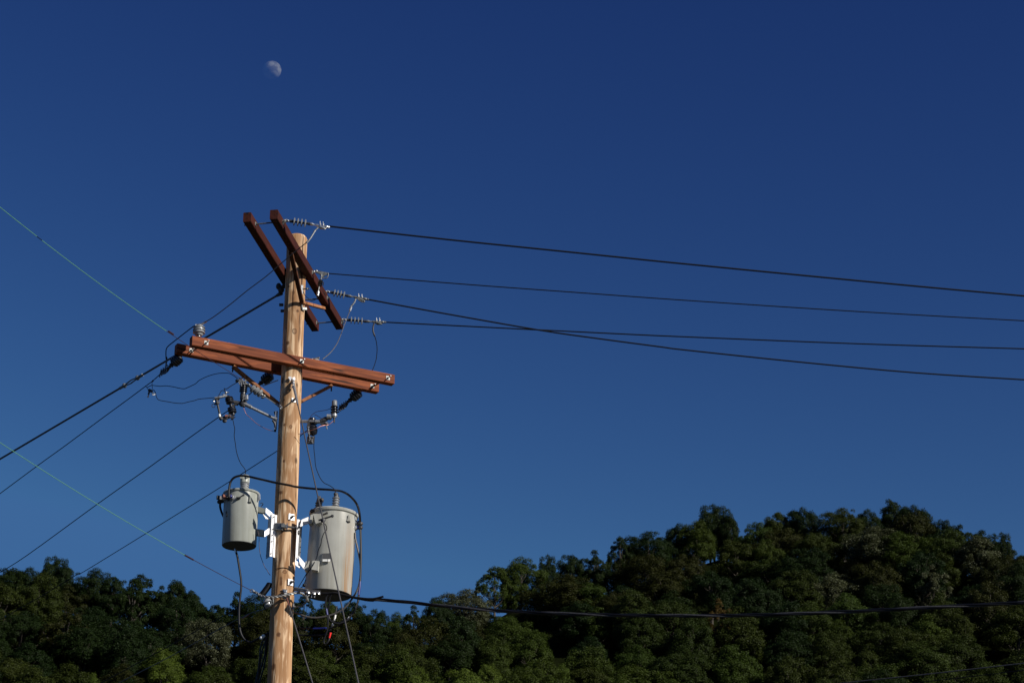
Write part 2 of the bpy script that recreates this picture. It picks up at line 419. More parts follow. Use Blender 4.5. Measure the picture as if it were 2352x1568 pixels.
def crown_mesh(seed, nlobe, nleaf, leaf, spread=1.0, airy=False, cone=0.0):
    rg = np.random.default_rng(seed)
    # lobes on an uneven dome of radius ~5, foliage from z = 1 to 12
    lob = []
    for i in range(int(nlobe*2.3)):
        while True:
            d = rg.normal(size=3); d /= np.linalg.norm(d)
            if d[2] > -.75: break
        rad = rg.uniform(.62, 1.0)*(1 + .14*math.sin(3*math.atan2(d[1], d[0])+seed) + .10*math.sin(5*d[2]+seed*2))
        c = np.array([d[0]*4.0*rad*spread, d[1]*4.0*rad*spread, 6.6+d[2]*(4.3 if d[2] > 0 else 4.6)*rad])
        if cone:
            kk = (c[2]-2)/10; c[:2] *= 1.12-cone*max(0, kk); c[2] += .5*max(0, kk)
        r = rg.uniform(.38, 1.12)*(.78 if airy else 1)
        lob.append((c, r))
    lob.append((np.array([0, 0, 10.9 if not cone else 11.5]), .9))
    C = np.array([a for a, _ in lob]); Rr = np.array([b for _, b in lob])
    wts = Rr**2; wts = wts/wts.sum()
    idx = rg.choice(len(lob), nleaf, p=wts)
    n = rg.normal(size=(nleaf, 3)); n[:, 2] += .25; n /= np.linalg.norm(n, axis=1)[:, None]
    out = C[idx]-np.array([0, 0, 5.2]); out /= np.linalg.norm(out, axis=1)[:, None]+1e-6
    flip = (n*out).sum(1) < -.35; n[flip] *= -1
    rad = Rr[idx]*(1-.5*rg.random(nleaf)**2)*(1+.45*rg.random(nleaf)**5)
    pos = C[idx]+n*rad[:, None]*np.array([1.05, 1.05, .92])
    nn = n*.9+out*.35+rg.normal(size=(nleaf, 3))*.55; nn /= np.linalg.norm(nn, axis=1)[:, None]
    t = np.cross(nn, rg.normal(size=(nleaf, 3))); t /= np.linalg.norm(t, axis=1)[:, None]
    b = np.cross(nn, t)
    s = leaf*rg.uniform(.55, 1.25, nleaf)[:, None]; s2 = s*rg.uniform(.45, .8, nleaf)[:, None]
    q = np.stack([pos-t*s, pos-b*s2+t*s*.15, pos+t*s*1.1, pos+b*s2-t*s*.1], 1).reshape(-1, 3)
    me = bpy.data.meshes.new('crown')
    me.vertices.add(len(q)); me.vertices.foreach_set('co', q.ravel())
    me.loops.add(nleaf*4); me.loops.foreach_set('vertex_index', np.arange(nleaf*4))
    me.polygons.add(nleaf); me.polygons.foreach_set('loop_start', np.arange(nleaf)*4); me.polygons.foreach_set('loop_total', np.full(nleaf, 4))
    me.update(calc_edges=True)
    me.materials.append(LM['dark'])
    return me, lob
def trunk_mesh(lob, seed):
    rg = random.Random(seed); m = MB()
    top = Vector((rg.uniform(-.3, .3), rg.uniform(-.3, .3), 9.6))
    m.tube(cr([Vector((0, 0, -1.5)), Vector((.1, 0, 2)), Vector((rg.uniform(-.3, .3), .1, 5.5)), top], 3), [.30-.022*i for i in range(10)], 7)
    for c, r in rg.sample(lob[:-1], min(12, len(lob)-1)):
        z = min(max(1.6, c[2]-3.2), 8)
        m.tube(cr([Vector((0, 0, z)), Vector((c[0]*.5, c[1]*.5, z+(c[2]-z)*.35)), Vector(c)], 3), [.13, .12, .1, .08, .065, .05, .035], 5)
    me = bpy.data.meshes.new('trunk'); me.from_pydata([tuple(x) for x in m.v], [], m.f); me.materials.append(m_bark)
    return me
VAR = []
for i, (nl, nf, lf, sp, airy, cone) in enumerate([(58, 17000, .17, 1, 0, 0), (66, 18000, .16, 1.05, 0, 0), (50, 16000, .18, .95, 0, 0), (60, 17000, .165, 1, 0, .45), (56, 16000, .165, .9, 0, .65),
                                                  (36, 8000, .18, 1.1, 1, 0), (72, 19000, .16, 1.1, 0, 0), (34, 9500, .18, 1.0, 1, .2)]):
    cm, lob = crown_mesh(100+i, nl, int(nf*2.1), lf*.66, sp, airy, cone)
    VAR.append((cm, trunk_mesh(lob, i)))
PROTO = {}
def tree(az, D, zt, Rc, kind, var, label, group, rz):
    z0 = terr(az, D)-.2
    hz = (zt-z0)/12.0
    key = (kind, var)
    if key not in PROTO:
        cm = VAR[var][0].copy(); cm.materials.clear(); cm.materials.append(LM[kind]); PROTO[key] = cm
    root = bpy.data.objects.new('tree', None); COL.objects.link(root)
    root.location = (D*math.sin(az), D*math.cos(az), z0); root.rotation_euler = (0, 0, rz)
    root.scale = (Rc/4.8, Rc/4.8, hz); root.empty_display_size = 1
    tag(root, label, 'tree', group)
    c = bpy.data.objects.new('crown', PROTO[key]); COL.objects.link(c); c.parent = root
    t = bpy.data.objects.new('trunk', VAR[var][1]); COL.objects.link(t); t.parent = root
KD = {'dark': 'dark green tree', 'olive': 'olive green tree', 'brown': 'brownish olive tree', 'green': 'mid green tree', 'bright': 'yellow green tree', 'pale': 'silvery tree', 'autumn': 'yellow brown tree'}
KD_ = {'dark': 'dark green broadleaf tree', 'olive': 'dull olive green broadleaf tree', 'brown': 'brownish olive tree', 'green': 'mid green leafy tree', 'bright': 'bright yellow green tree',
      'pale': 'silvery pale leafed tree', 'autumn': 'small yellow brown tree'}
ORD = 'first second third fourth fifth sixth seventh eighth ninth tenth eleventh twelfth thirteenth fourteenth fifteenth sixteenth seventeenth eighteenth nineteenth twentieth'.split()
# skyline trees: x, top y, crown width (frame units), kind, variant
SK = [(12, 1302, 90, 'dark', 0), (70, 1299, 80, 'dark', 1), (126, 1280, 62, 'dark', 3), (153, 1287, 46, 'dark', 4), (212, 1306, 84, 'dark', 6), (262, 1321, 70, 'dark', 2), (326, 1317, 78, 'dark', 5),
      (372, 1347, 50, 'dark', 7), (411, 1330, 72, 'dark', 0), (440, 1352, 60, 'dark', 1), (500, 1385, 60, 'dark', 2), (545, 1362, 64, 'dark', 7), (600, 1364, 76, 'dark', 6), (650, 1362, 70, 'dark', 0), (700, 1364, 60, 'dark', 5),
      (755, 1376, 66, 'green', 1), (812, 1379, 70, 'dark', 2), (862, 1395, 56, 'dark', 0), (905, 1406, 60, 'green', 6), (950, 1392, 56, 'dark', 7), (1003, 1367, 56, 'dark', 1), (1070, 1349, 100, 'pale', 6),
      (1137, 1299, 84, 'green', 5), (1196, 1275, 92, 'green', 1), (1258, 1277, 50, 'dark', 3), (1313, 1271, 70, 'dark', 2), (1365, 1266, 64, 'dark', 7), (1424, 1230, 60, 'dark', 5), (1487, 1217, 96, 'dark', 6), (1560, 1198, 74, 'dark', 0),
      (1637, 1162, 84, 'dark', 3), (1672, 1172, 56, 'dark', 4), (1735, 1196, 70, 'green', 1), (1787, 1173, 74, 'olive', 2), (1843, 1161, 74, 'dark', 0), (1932, 1163, 84, 'olive', 6), (1992, 1166, 70, 'dark', 1),
      (2052, 1149, 74, 'dark', 2), (2098, 1156, 76, 'dark', 0), (2160, 1190, 66, 'dark', 1), (2205, 1207, 50, 'dark', 7), (2255, 1214, 66, 'dark', 6), (2300, 1226, 54, 'dark', 3), (2345, 1272, 70, 'dark', 2)]
cnt = {}
tot = {}
def hillname(x): return 'left hill' if x < 620 else ('low saddle right of the pole' if x < 1090 else 'right hill')
def place_px(x, y, w, kind, var, D, label, group, rz):
    r, az = ratio((x, y)); zt = CAMZ + r*D; Rc = w/2/F*D/math.cos(0.3)*1.28
    tree(az, D, zt, Rc, kind, var, label, group, rz)
for i, (x, y, w, k, v) in enumerate(SK):
    r, az = ratio((x, y)); Dr, zr = ridge(az)
    h = hillname(x); n = cnt.get(h, 0); cnt[h] = n+1
    place_px(x, y, w, k, v, Dr+random.uniform(-2, 5), '%s, %s from the left among the skyline trees of the %s' % (KD[k], ORD[n] if n < 20 else 'twenty-'+ORD[n-20], {'low saddle right of the pole': 'saddle'}.get(h, h)), 'trees on the skyline', random.uniform(0, 6.28))
# individual trees that stand out within the forest
SP = [(478, 1420, 96, 'pale', 6, -22, 'silvery pale leafed tree in the left hill forest beside the pole', None),
      (375, 1492, 96, 'bright', 3, -48, 'yellow green conical tree at the foot of the left hill forest', None),
      (215, 1548, 60, 'bright', 4, -62, 'small yellow green tree at the bottom edge of the left hill', None),
      (950, 1523, 84, 'bright', 1, -42, 'bright yellow green tree at the bottom edge below the black cable', None),
      (1215, 1446, 100, 'green', 2, -36, 'rounded mid green tree just below the black cable on the right slope', None),
      (1130, 1520, 70, 'bright', 0, -62, 'small bright yellow green tree at the bottom edge of the right slope', None),
      (1290, 1526, 66, 'bright', 6, -66, 'low yellow green tree at the bottom edge, right of its bright neighbours', None),
      (1285, 1322, 130, 'brown', 6, -12, 'broad brownish olive tree below the airy skyline trees', None),
      (1990, 1215, 130, 'pale', 6, -14, 'wide grey silvery tree high on the right hill', None),
      (1915, 1312, 110, 'pale', 1, -32, 'silvery edged tree below the wide grey one on the right hill', None),
      (2240, 1235, 115, 'pale', 0, -12, 'grey silvery tree near the right end of the ridge', None),
      (2140, 1300, 70, 'pale', 7, -30, 'small silvery tree between the two larger grey ones', None),
      (1600, 1200, 84, 'green', 3, -12, 'upright light green tree near the top of the right hill, front of the ridge', None),
      (1765, 1235, 70, 'green', 1, -16, 'light green tree under the dip of the right ridge', None),
      (1690, 1240, 90, 'olive', 2, -20, 'pale olive tree under the right ridge, left of its light green neighbour', None),
      (1650, 1378, 56, 'autumn', 7, -44, 'small yellow brown tree half way down the right hill above the cable', None),
      (2330, 1390, 130, 'olive', 3, -50, 'tall conical olive tree at the right edge, level with the cable', None),
      (2200, 1400, 90, 'olive', 4, -48, 'slender conical olive tree right of centre of the right hill', None)]
taken = []
for x, y, w, k, v, dD, lab, g in SP:
    r, az = ratio((x, y)); Dr, zr = ridge(az)
    D = Dr+dD
    # put it where its crown top meets the slope at a natural height
    for _ in range(30):
        h = CAMZ+r*D-terr(az, D)
        D += (h-11.5)*.9 if D < Dr else -3
        D = min(max(D, 335), Dr+2)
    place_px(x, y, w, k, v, D, lab, g, random.uniform(0, 6.28)); taken.append((x, y+25, w*.45))
# the forest that fills the slopes
rg = random.Random(5); nt_ = 0
row = 0; D = 470; FOREST = []
while D > 352:
    azs = []; a = R_(-15.5)+ (row % 2)*R_(.6)
    while a < R_(15.5):
        azs.append(a); a += 8.3/D*rg.uniform(.85, 1.2)
    for a in azs:
        Dj = D+rg.uniform(-4, 4); Dr, zr = ridge(a)
        if Dj > Dr+7: continue
        H = rg.uniform(9.6, 14.5); z = terr(a, Dj)+H
        # frame position of the crown top
        d = Vector((Dj*math.sin(a), Dj*math.cos(a), z-CAMZ)); dep = d.y*ct+d.z*st
        fx = 1176+F*d.x/dep; fy = 784-F*(-d.y*st+d.z*ct)/dep
        if fy > 1600 or fx < -90 or fx > 2440: continue
        if fy < skyl(min(max(fx, 0), 2352))+(62 if 1095 < fx < 1250 else 14): continue
        if any(math.hypot(fx-tx, (fy+20)-ty) < tw for tx, ty, tw in taken): continue
        band = (fy-skyl(min(max(fx, 0), 2352)))/max(1, 1568-skyl(min(max(fx, 0), 2352)))
        u = rg.random()
        if fx < 560:
            kind = 'dark' if u < .52-.3*band else ('olive' if u < .85 else 'brown')
            if band > .75 and fx > 300: kind = 'green' if u < .6 else 'olive'
        else:
            if band < .45: kind = 'dark' if u < .25 else ('brown' if u < .62 else ('olive' if u < .92 else 'green'))
            elif 850 < fx < 1350 and band > .6: kind = 'green' if u < .6 else ('bright' if u < .74 else 'olive')
            else: kind = 'green' if u < .42 else ('olive' if u < .86 else 'dark')
        h = hillname(fx); bn = 'upper slope' if band < .35 else ('middle slope' if band < .7 else 'lower slope')
        var = rg.choice([0, 1, 3, 3, 4, 6, 4, 3] if band > .4 else [0, 1, 2, 6, 6, 0, 7])
        FOREST.append((h, bn, kind, fx, (a, Dj, z, rg.uniform(4.9, 6.7), kind, var), rg.uniform(0, 6.28)))
        nt_ += 1
    D -= 8.6; row += 1
a = R_(-15)
while a < R_(15):
    Dr, zr = ridge(a); d = Vector(((Dr+4)*math.sin(a), (Dr+4)*math.cos(a), 0)); dep = d.y*ct+(zr+8)*st; fx = 1176+F*d.x/dep
    r_, _a = ratio((fx, skyl(min(max(fx, 0), 2352))+(75 if 1090 < fx < 1350 else 34))); zt = CAMZ+r_*(Dr+4)
    FOREST.append((hillname(fx), 'ridge top', 'dark', fx, (a, Dr+4, zt, rg.uniform(5, 6.2), 'dark', rg.choice([0, 1, 2, 6])), rg.uniform(0, 6.28)))
    a += 8/Dr
FOREST.sort(key=lambda q: q[:4]); last = None; n = 0
for h, bn, kind, fx, ar, rz in FOREST:
    n = n+1 if last == (h, bn, kind) else 0; last = (h, bn, kind)
    tree(*ar, '%s %s from the left on the %s of the %s' % (ORD[n] if n < 20 else 'twenty-'+ORD[n-20], KD[kind], bn, {'low saddle right of the pole': 'saddle'}.get(h, h)), 'forest trees on the %s of the %s' % (bn, h), rz)
print('forest trees', nt_)

# ================================================================== moon
moonp = at((624.8, 161.4), 2600); md = (moonp-Vector((0, 0, CAMZ))).length
mm = bpy.data.materials.new('moon_rock'); mm.use_nodes = True; nt = mm.node_tree; nt.nodes.clear()
tc = N(nt, 'ShaderNodeTexCoord'); nz = N(nt, 'ShaderNodeTexNoise'); nz.inputs['Scale'].default_value = .13; nz.inputs['Detail'].default_value = 3
nt.links.new(tc.outputs['Object'], nz.inputs[0])
c = ramp(nt, nz.outputs[0], [(.42, (.040, .041, .036)), (.58, (.098, .100, .084))])
df = N(nt, 'ShaderNodeBsdfDiffuse'); nt.links.new(c, df.inputs[0])
tp = N(nt, 'ShaderNodeBsdfTransparent'); ad = N(nt, 'ShaderNodeAddShader'); tp2 = N(nt, 'ShaderNodeBsdfTransparent')
nt.links.new(df.outputs[0], ad.inputs[0]); nt.links.new(tp.outputs[0], ad.inputs[1])
gg = N(nt, 'ShaderNodeNewGeometry'); mx = N(nt, 'ShaderNodeMixShader'); ou = N(nt, 'ShaderNodeOutputMaterial')
nt.links.new(gg.outputs['Backfacing'], mx.inputs[0]); nt.links.new(ad.outputs[0], mx.inputs[1]); nt.links.new(tp2.outputs[0], mx.inputs[2]); nt.links.new(mx.outputs[0], ou.inputs[0])
m = MB(); m.ball(moonp, 21.6/F*md*.975, 48)
tag(m.build('moon', mm), 'pale gibbous daytime moon high in the blue sky left of centre', 'moon')

# ================================================================== utility pole
Y0 = 24.5
pb = at((640.5, 1568), Y0); ptp = at((682.5, 551), Y0)
ax = (ptp-pb).normalized(); base = pb-ax*((pb.z)/ax.z)
def pole_c(z): return base+ax*((z-base.z)/ax.z)
def pole_r(z): return .155-(z/ptp.z)*.031
pole = thing('utility_pole', 'tall pale wooden utility pole carrying two pairs of crossarms and two transformers', 'utility pole', base)
rg = random.Random(3); m = MB(); n = 40; L = 70; vs = []; fs = []
for j in range(L+1):
    z = ptp.z*j/L; c = pole_c(z)
    for i in range(n):
        a = 2*math.pi*i/n
        r = pole_r(z)*(1+.012*math.sin(3*a+z*1.1)+.010*math.sin(7*a-z*.7)+.012*math.sin(z*1.9+1.3)+.008*math.sin(z*5.1+a))
        vs.append(c+Vector((math.cos(a)*r, math.sin(a)*r, 0)))
for i in range(n):                                  # rounded shoulder and top
    a = 2*math.pi*i/n; r = pole_r(ptp.z); vs.append(ptp+Vector((math.cos(a)*r*.96, math.sin(a)*r*.96, .022)))
for i in range(n):
    a = 2*math.pi*i/n; r = pole_r(ptp.z); vs.append(ptp+Vector((math.cos(a)*r*.80, math.sin(a)*r*.80, .045)))
for j in range(L+2):
    for i in range(n):
        a = j*n+i; b = j*n+(i+1) % n; fs.append((a, b, b+n, a+n))
fs.append(tuple(range((L+2)*n, (L+3)*n)))
m.add(vs, fs, True); shaft = m.build('pole_shaft', MT['pole'], pole)
nt = MT['pole'].node_tree; pbs = nt.nodes['Principled BSDF']; src_ = pbs.inputs['Base Color'].links[0].from_socket
tcn = N(nt, 'ShaderNodeTexCoord'); acc = src_
wob = N(nt, 'ShaderNodeTexNoise'); wob.inputs['Scale'].default_value = 28; nt.links.new(tcn.outputs['Object'], wob.inputs[0])
KNOTS = [('c1', 1208, 965, .020, 1.6, 1), ('c1', 1247, 1125, .020, 1.2, 0), ('c1', 1157, 1410, .022, 1.5, 0), ('c1', 1165, 905, .024, .5, 0), ('c5', 305, 730, .014, 1.3, 0), ('c5', 310, 1100, .018, 1.5, 0), ('c5', 500, 500, .02, 2, 0),
         ('c7', 110, 118, .035, .8, 0), ('c7', 118, 1180, .020, 4.5, 0), ('f', 668, 980, .022, 1.3, 1), ('f', 652, 1058, .02, 1.2, 0), ('f', 640, 1456, .03, 1.2, 0), ('f', 628, 1530, .025, 2, 0), ('c7', 160, 1065, .03, .8, 1), ('f', 676, 760, .03, 1.4, 1)]
for kk, kx, ky, kr, ke, hollow in KNOTS:
    kp = at(px(kk, kx, ky), Y0-.13)-ORG[pole.name]
    su = N(nt, 'ShaderNodeVectorMath', operation='SUBTRACT'); nt.links.new(tcn.outputs['Object'], su.inputs[0]); su.inputs[1].default_value = kp
    sc_ = N(nt, 'ShaderNodeVectorMath', operation='MULTIPLY'); nt.links.new(su.outputs[0], sc_.inputs[0]); sc_.inputs[1].default_value = (1, .3, 1/ke)
    le = N(nt, 'ShaderNodeVectorMath', operation='LENGTH'); nt.links.new(sc_.outputs[0], le.inputs[0])
    ad_ = N(nt, 'ShaderNodeMath', operation='MULTIPLY_ADD'); nt.links.new(wob.outputs[0], ad_.inputs[0]); ad_.inputs[1].default_value = kr*.9; nt.links.new(le.outputs['Value'], ad_.inputs[2])
    dv = N(nt, 'ShaderNodeMath', operation='DIVIDE'); nt.links.new(ad_.outputs[0], dv.inputs[0]); dv.inputs[1].default_value = kr*2
    f_ = ramp(nt, dv.outputs[0], [(0, (.25, .25, .25)), (.42, (.3, .3, .3)), (.58, (.9, .9, .9)), (.72, (0, 0, 0))] if hollow else [(0, (.95, .95, .95)), (.5, (.8, .8, .8)), (.75, (0, 0, 0))])
    acc = mix(nt, f_, acc, (.11, .045, .02))
nt.links.new(acc, pbs.inputs['Base Color'])

def surf(p, extra=0.0):
    """point of the pole's camera-side surface seen at frame position p"""
    q = at(p, Y0)
    for _ in range(4):
        c = pole_c(q.z); r = pole_r(q.z)+extra; dx = q.x-c.x
        q = at(p, c.y-math.sqrt(max(r*r-dx*dx, 0)))
    return q
# upper pair of crossarms (their ends nearest the camera stand upper left)
def solve_pair(A, B, cross):
    z = at(cross, Y0).z; return atZ(A, z), atZ(B, z)
AW, AH = .095, .120
un, uf = solve_pair((598.2, 507), (750.9, 757.2), (677.6, 637.5))
ud = (uf-un).normalized(); us = ud.cross(Vector((0, 0, 1))); us = us if us.x > 0 else -us
lowl, lowr = solve_pair((425.5, 804), (886, 893.5), (664.5, 850.5))
ld = (lowr-lowl).normalized(); ls = Vector((ld.y, -ld.x, 0)); ls = ls if ls.y < 0 else -ls     # towards the camera
OFF = .163
print('upper', un, uf, (uf-un).length, 'lower', lowl, lowr, (lowr-lowl).length)
def arm(c1, c2, mt, name='crossarm', label=None):
    m = MB(); up = Vector((0, 0, AH/2)); m.beam(c1+up, c2+up, AW, AH, bev=.006)
    o = m.build(name, mt, pole)
    if label: o['label'] = label
    return o
URn, URf = atZ((627.7, 505.5), un.z), atZ((778.6, 755.6), un.z)
ULn, ULf = atZ((568.8, 508.6), un.z), atZ((723.2, 758.8), un.z)
LFl, LFr = atZ((441.6, 796.5), lowl.z), atZ((904, 885), lowl.z)
LBl, LBr = atZ((408, 812), lowl.z), atZ((867.6, 902), lowl.z)
print('sep', ((URn+URf)/2-(ULn+ULf)/2), ((LFl+LFr)/2-(LBl+LBr)/2))
def mid_off(a, b, target, side):           # slide a pair member sideways so that it just clears the pole
    return a+side*target, b+side*target
URn, URf = un+us*OFF, uf+us*OFF
ULn, ULf = un-us*OFF, uf-us*OFF
URn += ud*-.02; URf += ud*.02; ULf += ud*.03
print('traced', [tuple(round(c, 3) for c in (p-q)) for p, q in ((LFl, lowl+ls*OFF), (LFr, lowr+ls*OFF), (LBl, lowl-ls*OFF), (LBr, lowr-ls*OFF))])
LFl, LFr = LFl+ls*.010-ld*.024, LFr+ls*.010-ld*.014
LBl, LBr = LBl-ls*.012-ld*.02, LBr-ls*.012
a_ur = arm(URn, URf, MT['arm_old'], label='upper crossarm on the right side of the pole, dark stained')
a_ul = arm(ULn, ULf, MT['arm_old'], label='upper crossarm on the left side of the pole, dark stained')
a_lf = arm(LFl, LFr, MT['arm_new'], label='lower crossarm in front of the pole, reddish brown')
a_lb = arm(LBl, LBr, MT['arm_new'], label='lower crossarm behind the pole, reddish brown')
def onarm(A, B, t, side, h=.5, out=0.0):
    """point on an arm face: side = unit normal, h = 0..1 of the height"""
    return A+(B-A)*t+side*(AW/2+out)+Vector((0, 0, AH*h))
def washer(A, B, t, side, parent, L=.085, s=.050, h=.5):
    c = onarm(A, B, t, side, h); d = (B-A).normalized(); up = Vector((0, 0, 1))
    m = MB(); m.prism([c-d*s/2-up*s/2, c+d*s/2-up*s/2, c+d*s/2+up*s/2, c-d*s/2+up*s/2], side*.005); m.build('washer', MT['washer'], parent)
    m = MB(); m.cyl(c+side*.005, c+side*L, .007, 8); m.lathe(c+side*.006, c+side*.022, [(0, .014), (1, .014)], 6, False); m.build('bolt', MT['steel'], parent)
for A, B, t, o in ((LFl, LFr, .066, a_lf), (LFl, LFr, .53, a_lf), (LFl, LFr, .965, a_lf), (LBl, LBr, .066, a_lb), (LBl, LBr, .965, a_lb)): washer(A, B, t, ls, o)
for A, B, t, o in ((ULn, ULf, .06, a_ul), (ULn, ULf, .96, a_ul), (URn, URf, .07, a_ur), (URn, URf, .50, a_ur), (URn, URf, .735, a_ur), (URn, URf, .975, a_ur)): washer(A, B, t, us, o, .04, .045)
m = MB()
for t in (.06, .96): m.cyl(onarm(ULn, ULf, t, -us, .45, .04), onarm(URn, URf, t, us, .5, .03), .009, 8)
m.cyl(pole_c(un.z+.05)-us*.2+ud*.02, pole_c(un.z+.05)+us*.2+ud*.02, .01, 8)
m.cyl(onarm(ULn, ULf, .735, -us, .5, .03), onarm(URn, URf, .735, us, .5, .03), .009, 8)
m.build('spacer_bolt', MT['steel'], pole)
m = MB(); m.cyl(onarm(LBl, LBr, .066, -ls, .5, .04), onarm(LFl, LFr, .066, ls, .5), .009, 8); m.cyl(onarm(LBl, LBr, .965, -ls, .5, .04), onarm(LFl, LFr, .965, ls, .5), .009, 8)
m.cyl(onarm(LBl, LBr, .53, -ls, .5, .04), onarm(LFl, LFr, .53, ls, .5), .009, 8); m.build('spacer_bolt', MT['steel'], pole)
# wooden braces
zlow = lowl.z
bk = pole_c(zlow-.46)-ls*.15
for t, w in ((.275, 'left'), (.765, 'right')):
    a = LBl+(LBr-LBl)*t+Vector((0, 0, -.02))+ls*.0
    m = MB(); m.beam(a, bk, .036, .055, up=ls, bev=.003); b = m.build('brace', MT['brace'], pole); b['label'] = '%s lower wooden brace' % w
    m = MB(); m.cyl(a+Vector((0, 0, .06)), a-Vector((0, 0, .07)), .009, 8); m.build('brace_bolt', MT['dark_steel'], pole)
for p in ((854*.0+683, 880), (736, 878)):
    pass
b0 = surf((691.5, 694), .03)+Vector((.01, .0, 0))
for t in (.265, .775):
    a = URn+(URf-URn)*t+Vector((0, 0, -.02))-us*.02
    m = MB(); m.beam(a, b0, .034, .050, up=us, bev=.003); b = m.build('brace', MT['brace_shaded'] if t < .5 else MT['brace'], pole); b['label'] = 'upper wooden brace, %s' % ('nearer half' if t < .5 else 'farther half')
m = MB(); s = surf((694, 668), .004)
m.prism([surf((691, 655), .004), surf((696.2, 655), .004), surf((695.5, 676), .004), surf((690.5, 673), .004)], (.004, -.006, 0)); m.build('brace_bracket', MT['galv'], pole)
m = MB(); m.cyl(surf((694, 664), 0), surf((694, 664), .0)+us*.09, .009, 8); m.ball(surf((694, 664))+us*.06, .016, 8); m.build('bolt', MT['steel'], pole)
m = MB(); m.tube([surf((691, 693), .012), surf((693, 700), .012), surf((694.5, 710), .014)], .009, 6); m.beam(surf((694, 709), .01), surf((694, 709), .01)+Vector((.05, .03, .012)), .02, .03); m.build('brace_bracket', MT['steel'], pole)
# square washers on the pole face
def pole_washer(p, s=.075, L=.07):
    q = surf(p, .003); c = pole_c(q.z); nrm = (q-c); nrm.z = 0; nrm.normalize(); sd = Vector((-nrm.y, nrm.x, 0)); up = Vector((0, 0, 1))
    m = MB(); m.prism([q-sd*s/2-up*s/2, q+sd*s/2-up*s/2, q+sd*s/2+up*s/2, q-sd*s/2+up*s/2], nrm*.006); m.build('washer', MT['galv_plate'], pole)
    m = MB(); m.cyl(q, q+nrm*L, .009, 8); m.lathe(q+nrm*.006, q+nrm*.026, [(0, .018), (1, .018)], 6, False); m.build('bolt', MT['dark_steel'], pole)
pole_washer(px('c7', 240, 415)); pole_washer(px('c7', 228, 1190)); pole_washer(px('c5', 452, 742), .05, .09)
# left side stubs
for p in ((644.7, 714), (641.5, 700)):
    q = at(p, Y0+.02); m = MB(); m.cyl(q, q+Vector((.05, 0, 0)), .02, 8); m.build('bolt', MT['dark_steel'], pole)

# ================================================================== insulators on the upper arms
def strand(name, pts, r, mt, label, cat='wire', group=None, n=6):
    m = MB(); m.tube(pts, r, n); o = m.build(name, mt); return tag(o, label, cat, group)
def hook(m, p1, p2, r=.008):
    d = p2-p1; m.tube([p1, p1+d*.5, p2], r, 6); m.ball(p1+d*.35, .017, 8, (1.2, 1, .8)); m.ring(p1+d*.55, Vector((0, 1, .3)), .016, .006, 12); m.ball(p1+d*.8, .015, 8)
def suspension(A, B, e1, e2, e3, label, shiny):
    """dead-end polymer insulator from arm point e1: polymer e2..e3"""
    t = thing('dead_end_insulator', label, 'insulator', e1, 'polymer dead-end insulators on the upper crossarm')
    m = MB(); hook(m, e1, e2); m.build('hook', MT['galv'], t)
    m = MB(); m.cyl(e2, e3, .013, 12); m.cyl(e2-(e2-e3).normalized()*-.0, e2+(e3-e2)*.16, .019, 12); m.cyl(e3-(e3-e2)*.14, e3, .018, 12); m.build('core_rod', MT['polymer_dark'], t)
    d = e3-e2
    for i in range(4):
        c = e2+d*(.22+.18*i); w = d.normalized()
        m = MB(); m.lathe(c-w*.011, c+w*.010, [(0, .014), (.35, .046), (.6, .047), (.75, .036), (1, .016)], 24); m.build('shed', MT['polymer'], t)
    return t
Yn = lambda t: (URn+(URf-URn)*t).y
y1, y2, y3, y4 = Yn(.07), Yn(.50), Yn(.735), Yn(.975)
s1 = suspension(0, 0, P('c2', 1145, 297, y1), P('c2', 1310, 310, y1), P('c2', 1715, 368, y1), 'nearest grey disc insulator at the upper left end of the right upper crossarm', True)
s3 = suspension(0, 0, P('c3', 930, 552, y3), P('c3', 1075, 572, y3), P('c3', 1425, 645, y3), 'grey disc insulator on the upper crossarm, between the other two', False)
s4 = suspension(0, 0, P('c3', 1245, 1110, y4), P('c3', 1400, 1120, y4), P('c3', 1790, 1150, y4), 'grey disc insulator at the lower right end of the upper crossarm', False)
def dead_clamp(a, b, label, tail, mt='galv'):
    t = thing('strain_clamp', label, 'clamp', a, 'strain clamps holding the right hand conductors'); d = (b-a); w = d.normalized(); up = Vector((0, 0, 1))
    m = MB(); m.lathe(a, a+d*.35, [(0, .016), (.3, .02), (.5, .009), (1, .011)], 8); m.beam(a+d*.3, b-d*.2, .03, .024, bev=.005); m.lathe(b-d*.25, b, [(0, .016), (.4, .020), (.6, .012), (.8, .017), (1, .012)], 8)
    m.lathe(a+d*.42-up*.008, a+d*.80-up*.03, [(0, .008), (.4, .026), (1, .008)], 8); m.build('clamp_body', MT[mt], t)
    for q in (.52, .68):
        m = MB(); c = a+d*q; m.tube([c-Vector((0, .02, 0)), c+Vector((-.004, -.02, .05))], .004, 5); m.tube([c+Vector((0, .018, -.01)), c+Vector((.004, .018, .04))], .004, 5); m.ball(c+up*.016, .010, 6); m.build('u_bolt', MT['steel'], t)
    return t
dead_clamp(P('c2', 1715, 368, y1), P('c2', 2100, 440, y1), 'bright clamp gripping the topmost conductor', None, 'aluminium')
dead_clamp(P('c3', 1425, 645, y3), P('c3', 1830, 718, y3), 'dull clamp with a curled tail on the third conductor from the top of the arm', None, 'steel')
dead_clamp(P('c3', 1790, 1150, y4), P('c3', 2175, 1168, y4), 'clamp with two upright bolts on the conductor from the lower arm end', None, 'steel')
m = MB(); m.tube(cr(path('c3', [(1600, 690), (1640, 730), (1700, 765), (1740, 765), (1748, 745), (1730, 730)], (y3-.02, y3-.02))), .007, 6)
tag(m.build('wire_tail', MT['steel']), 'curled wire tail under the clamp of the third conductor', 'wire')
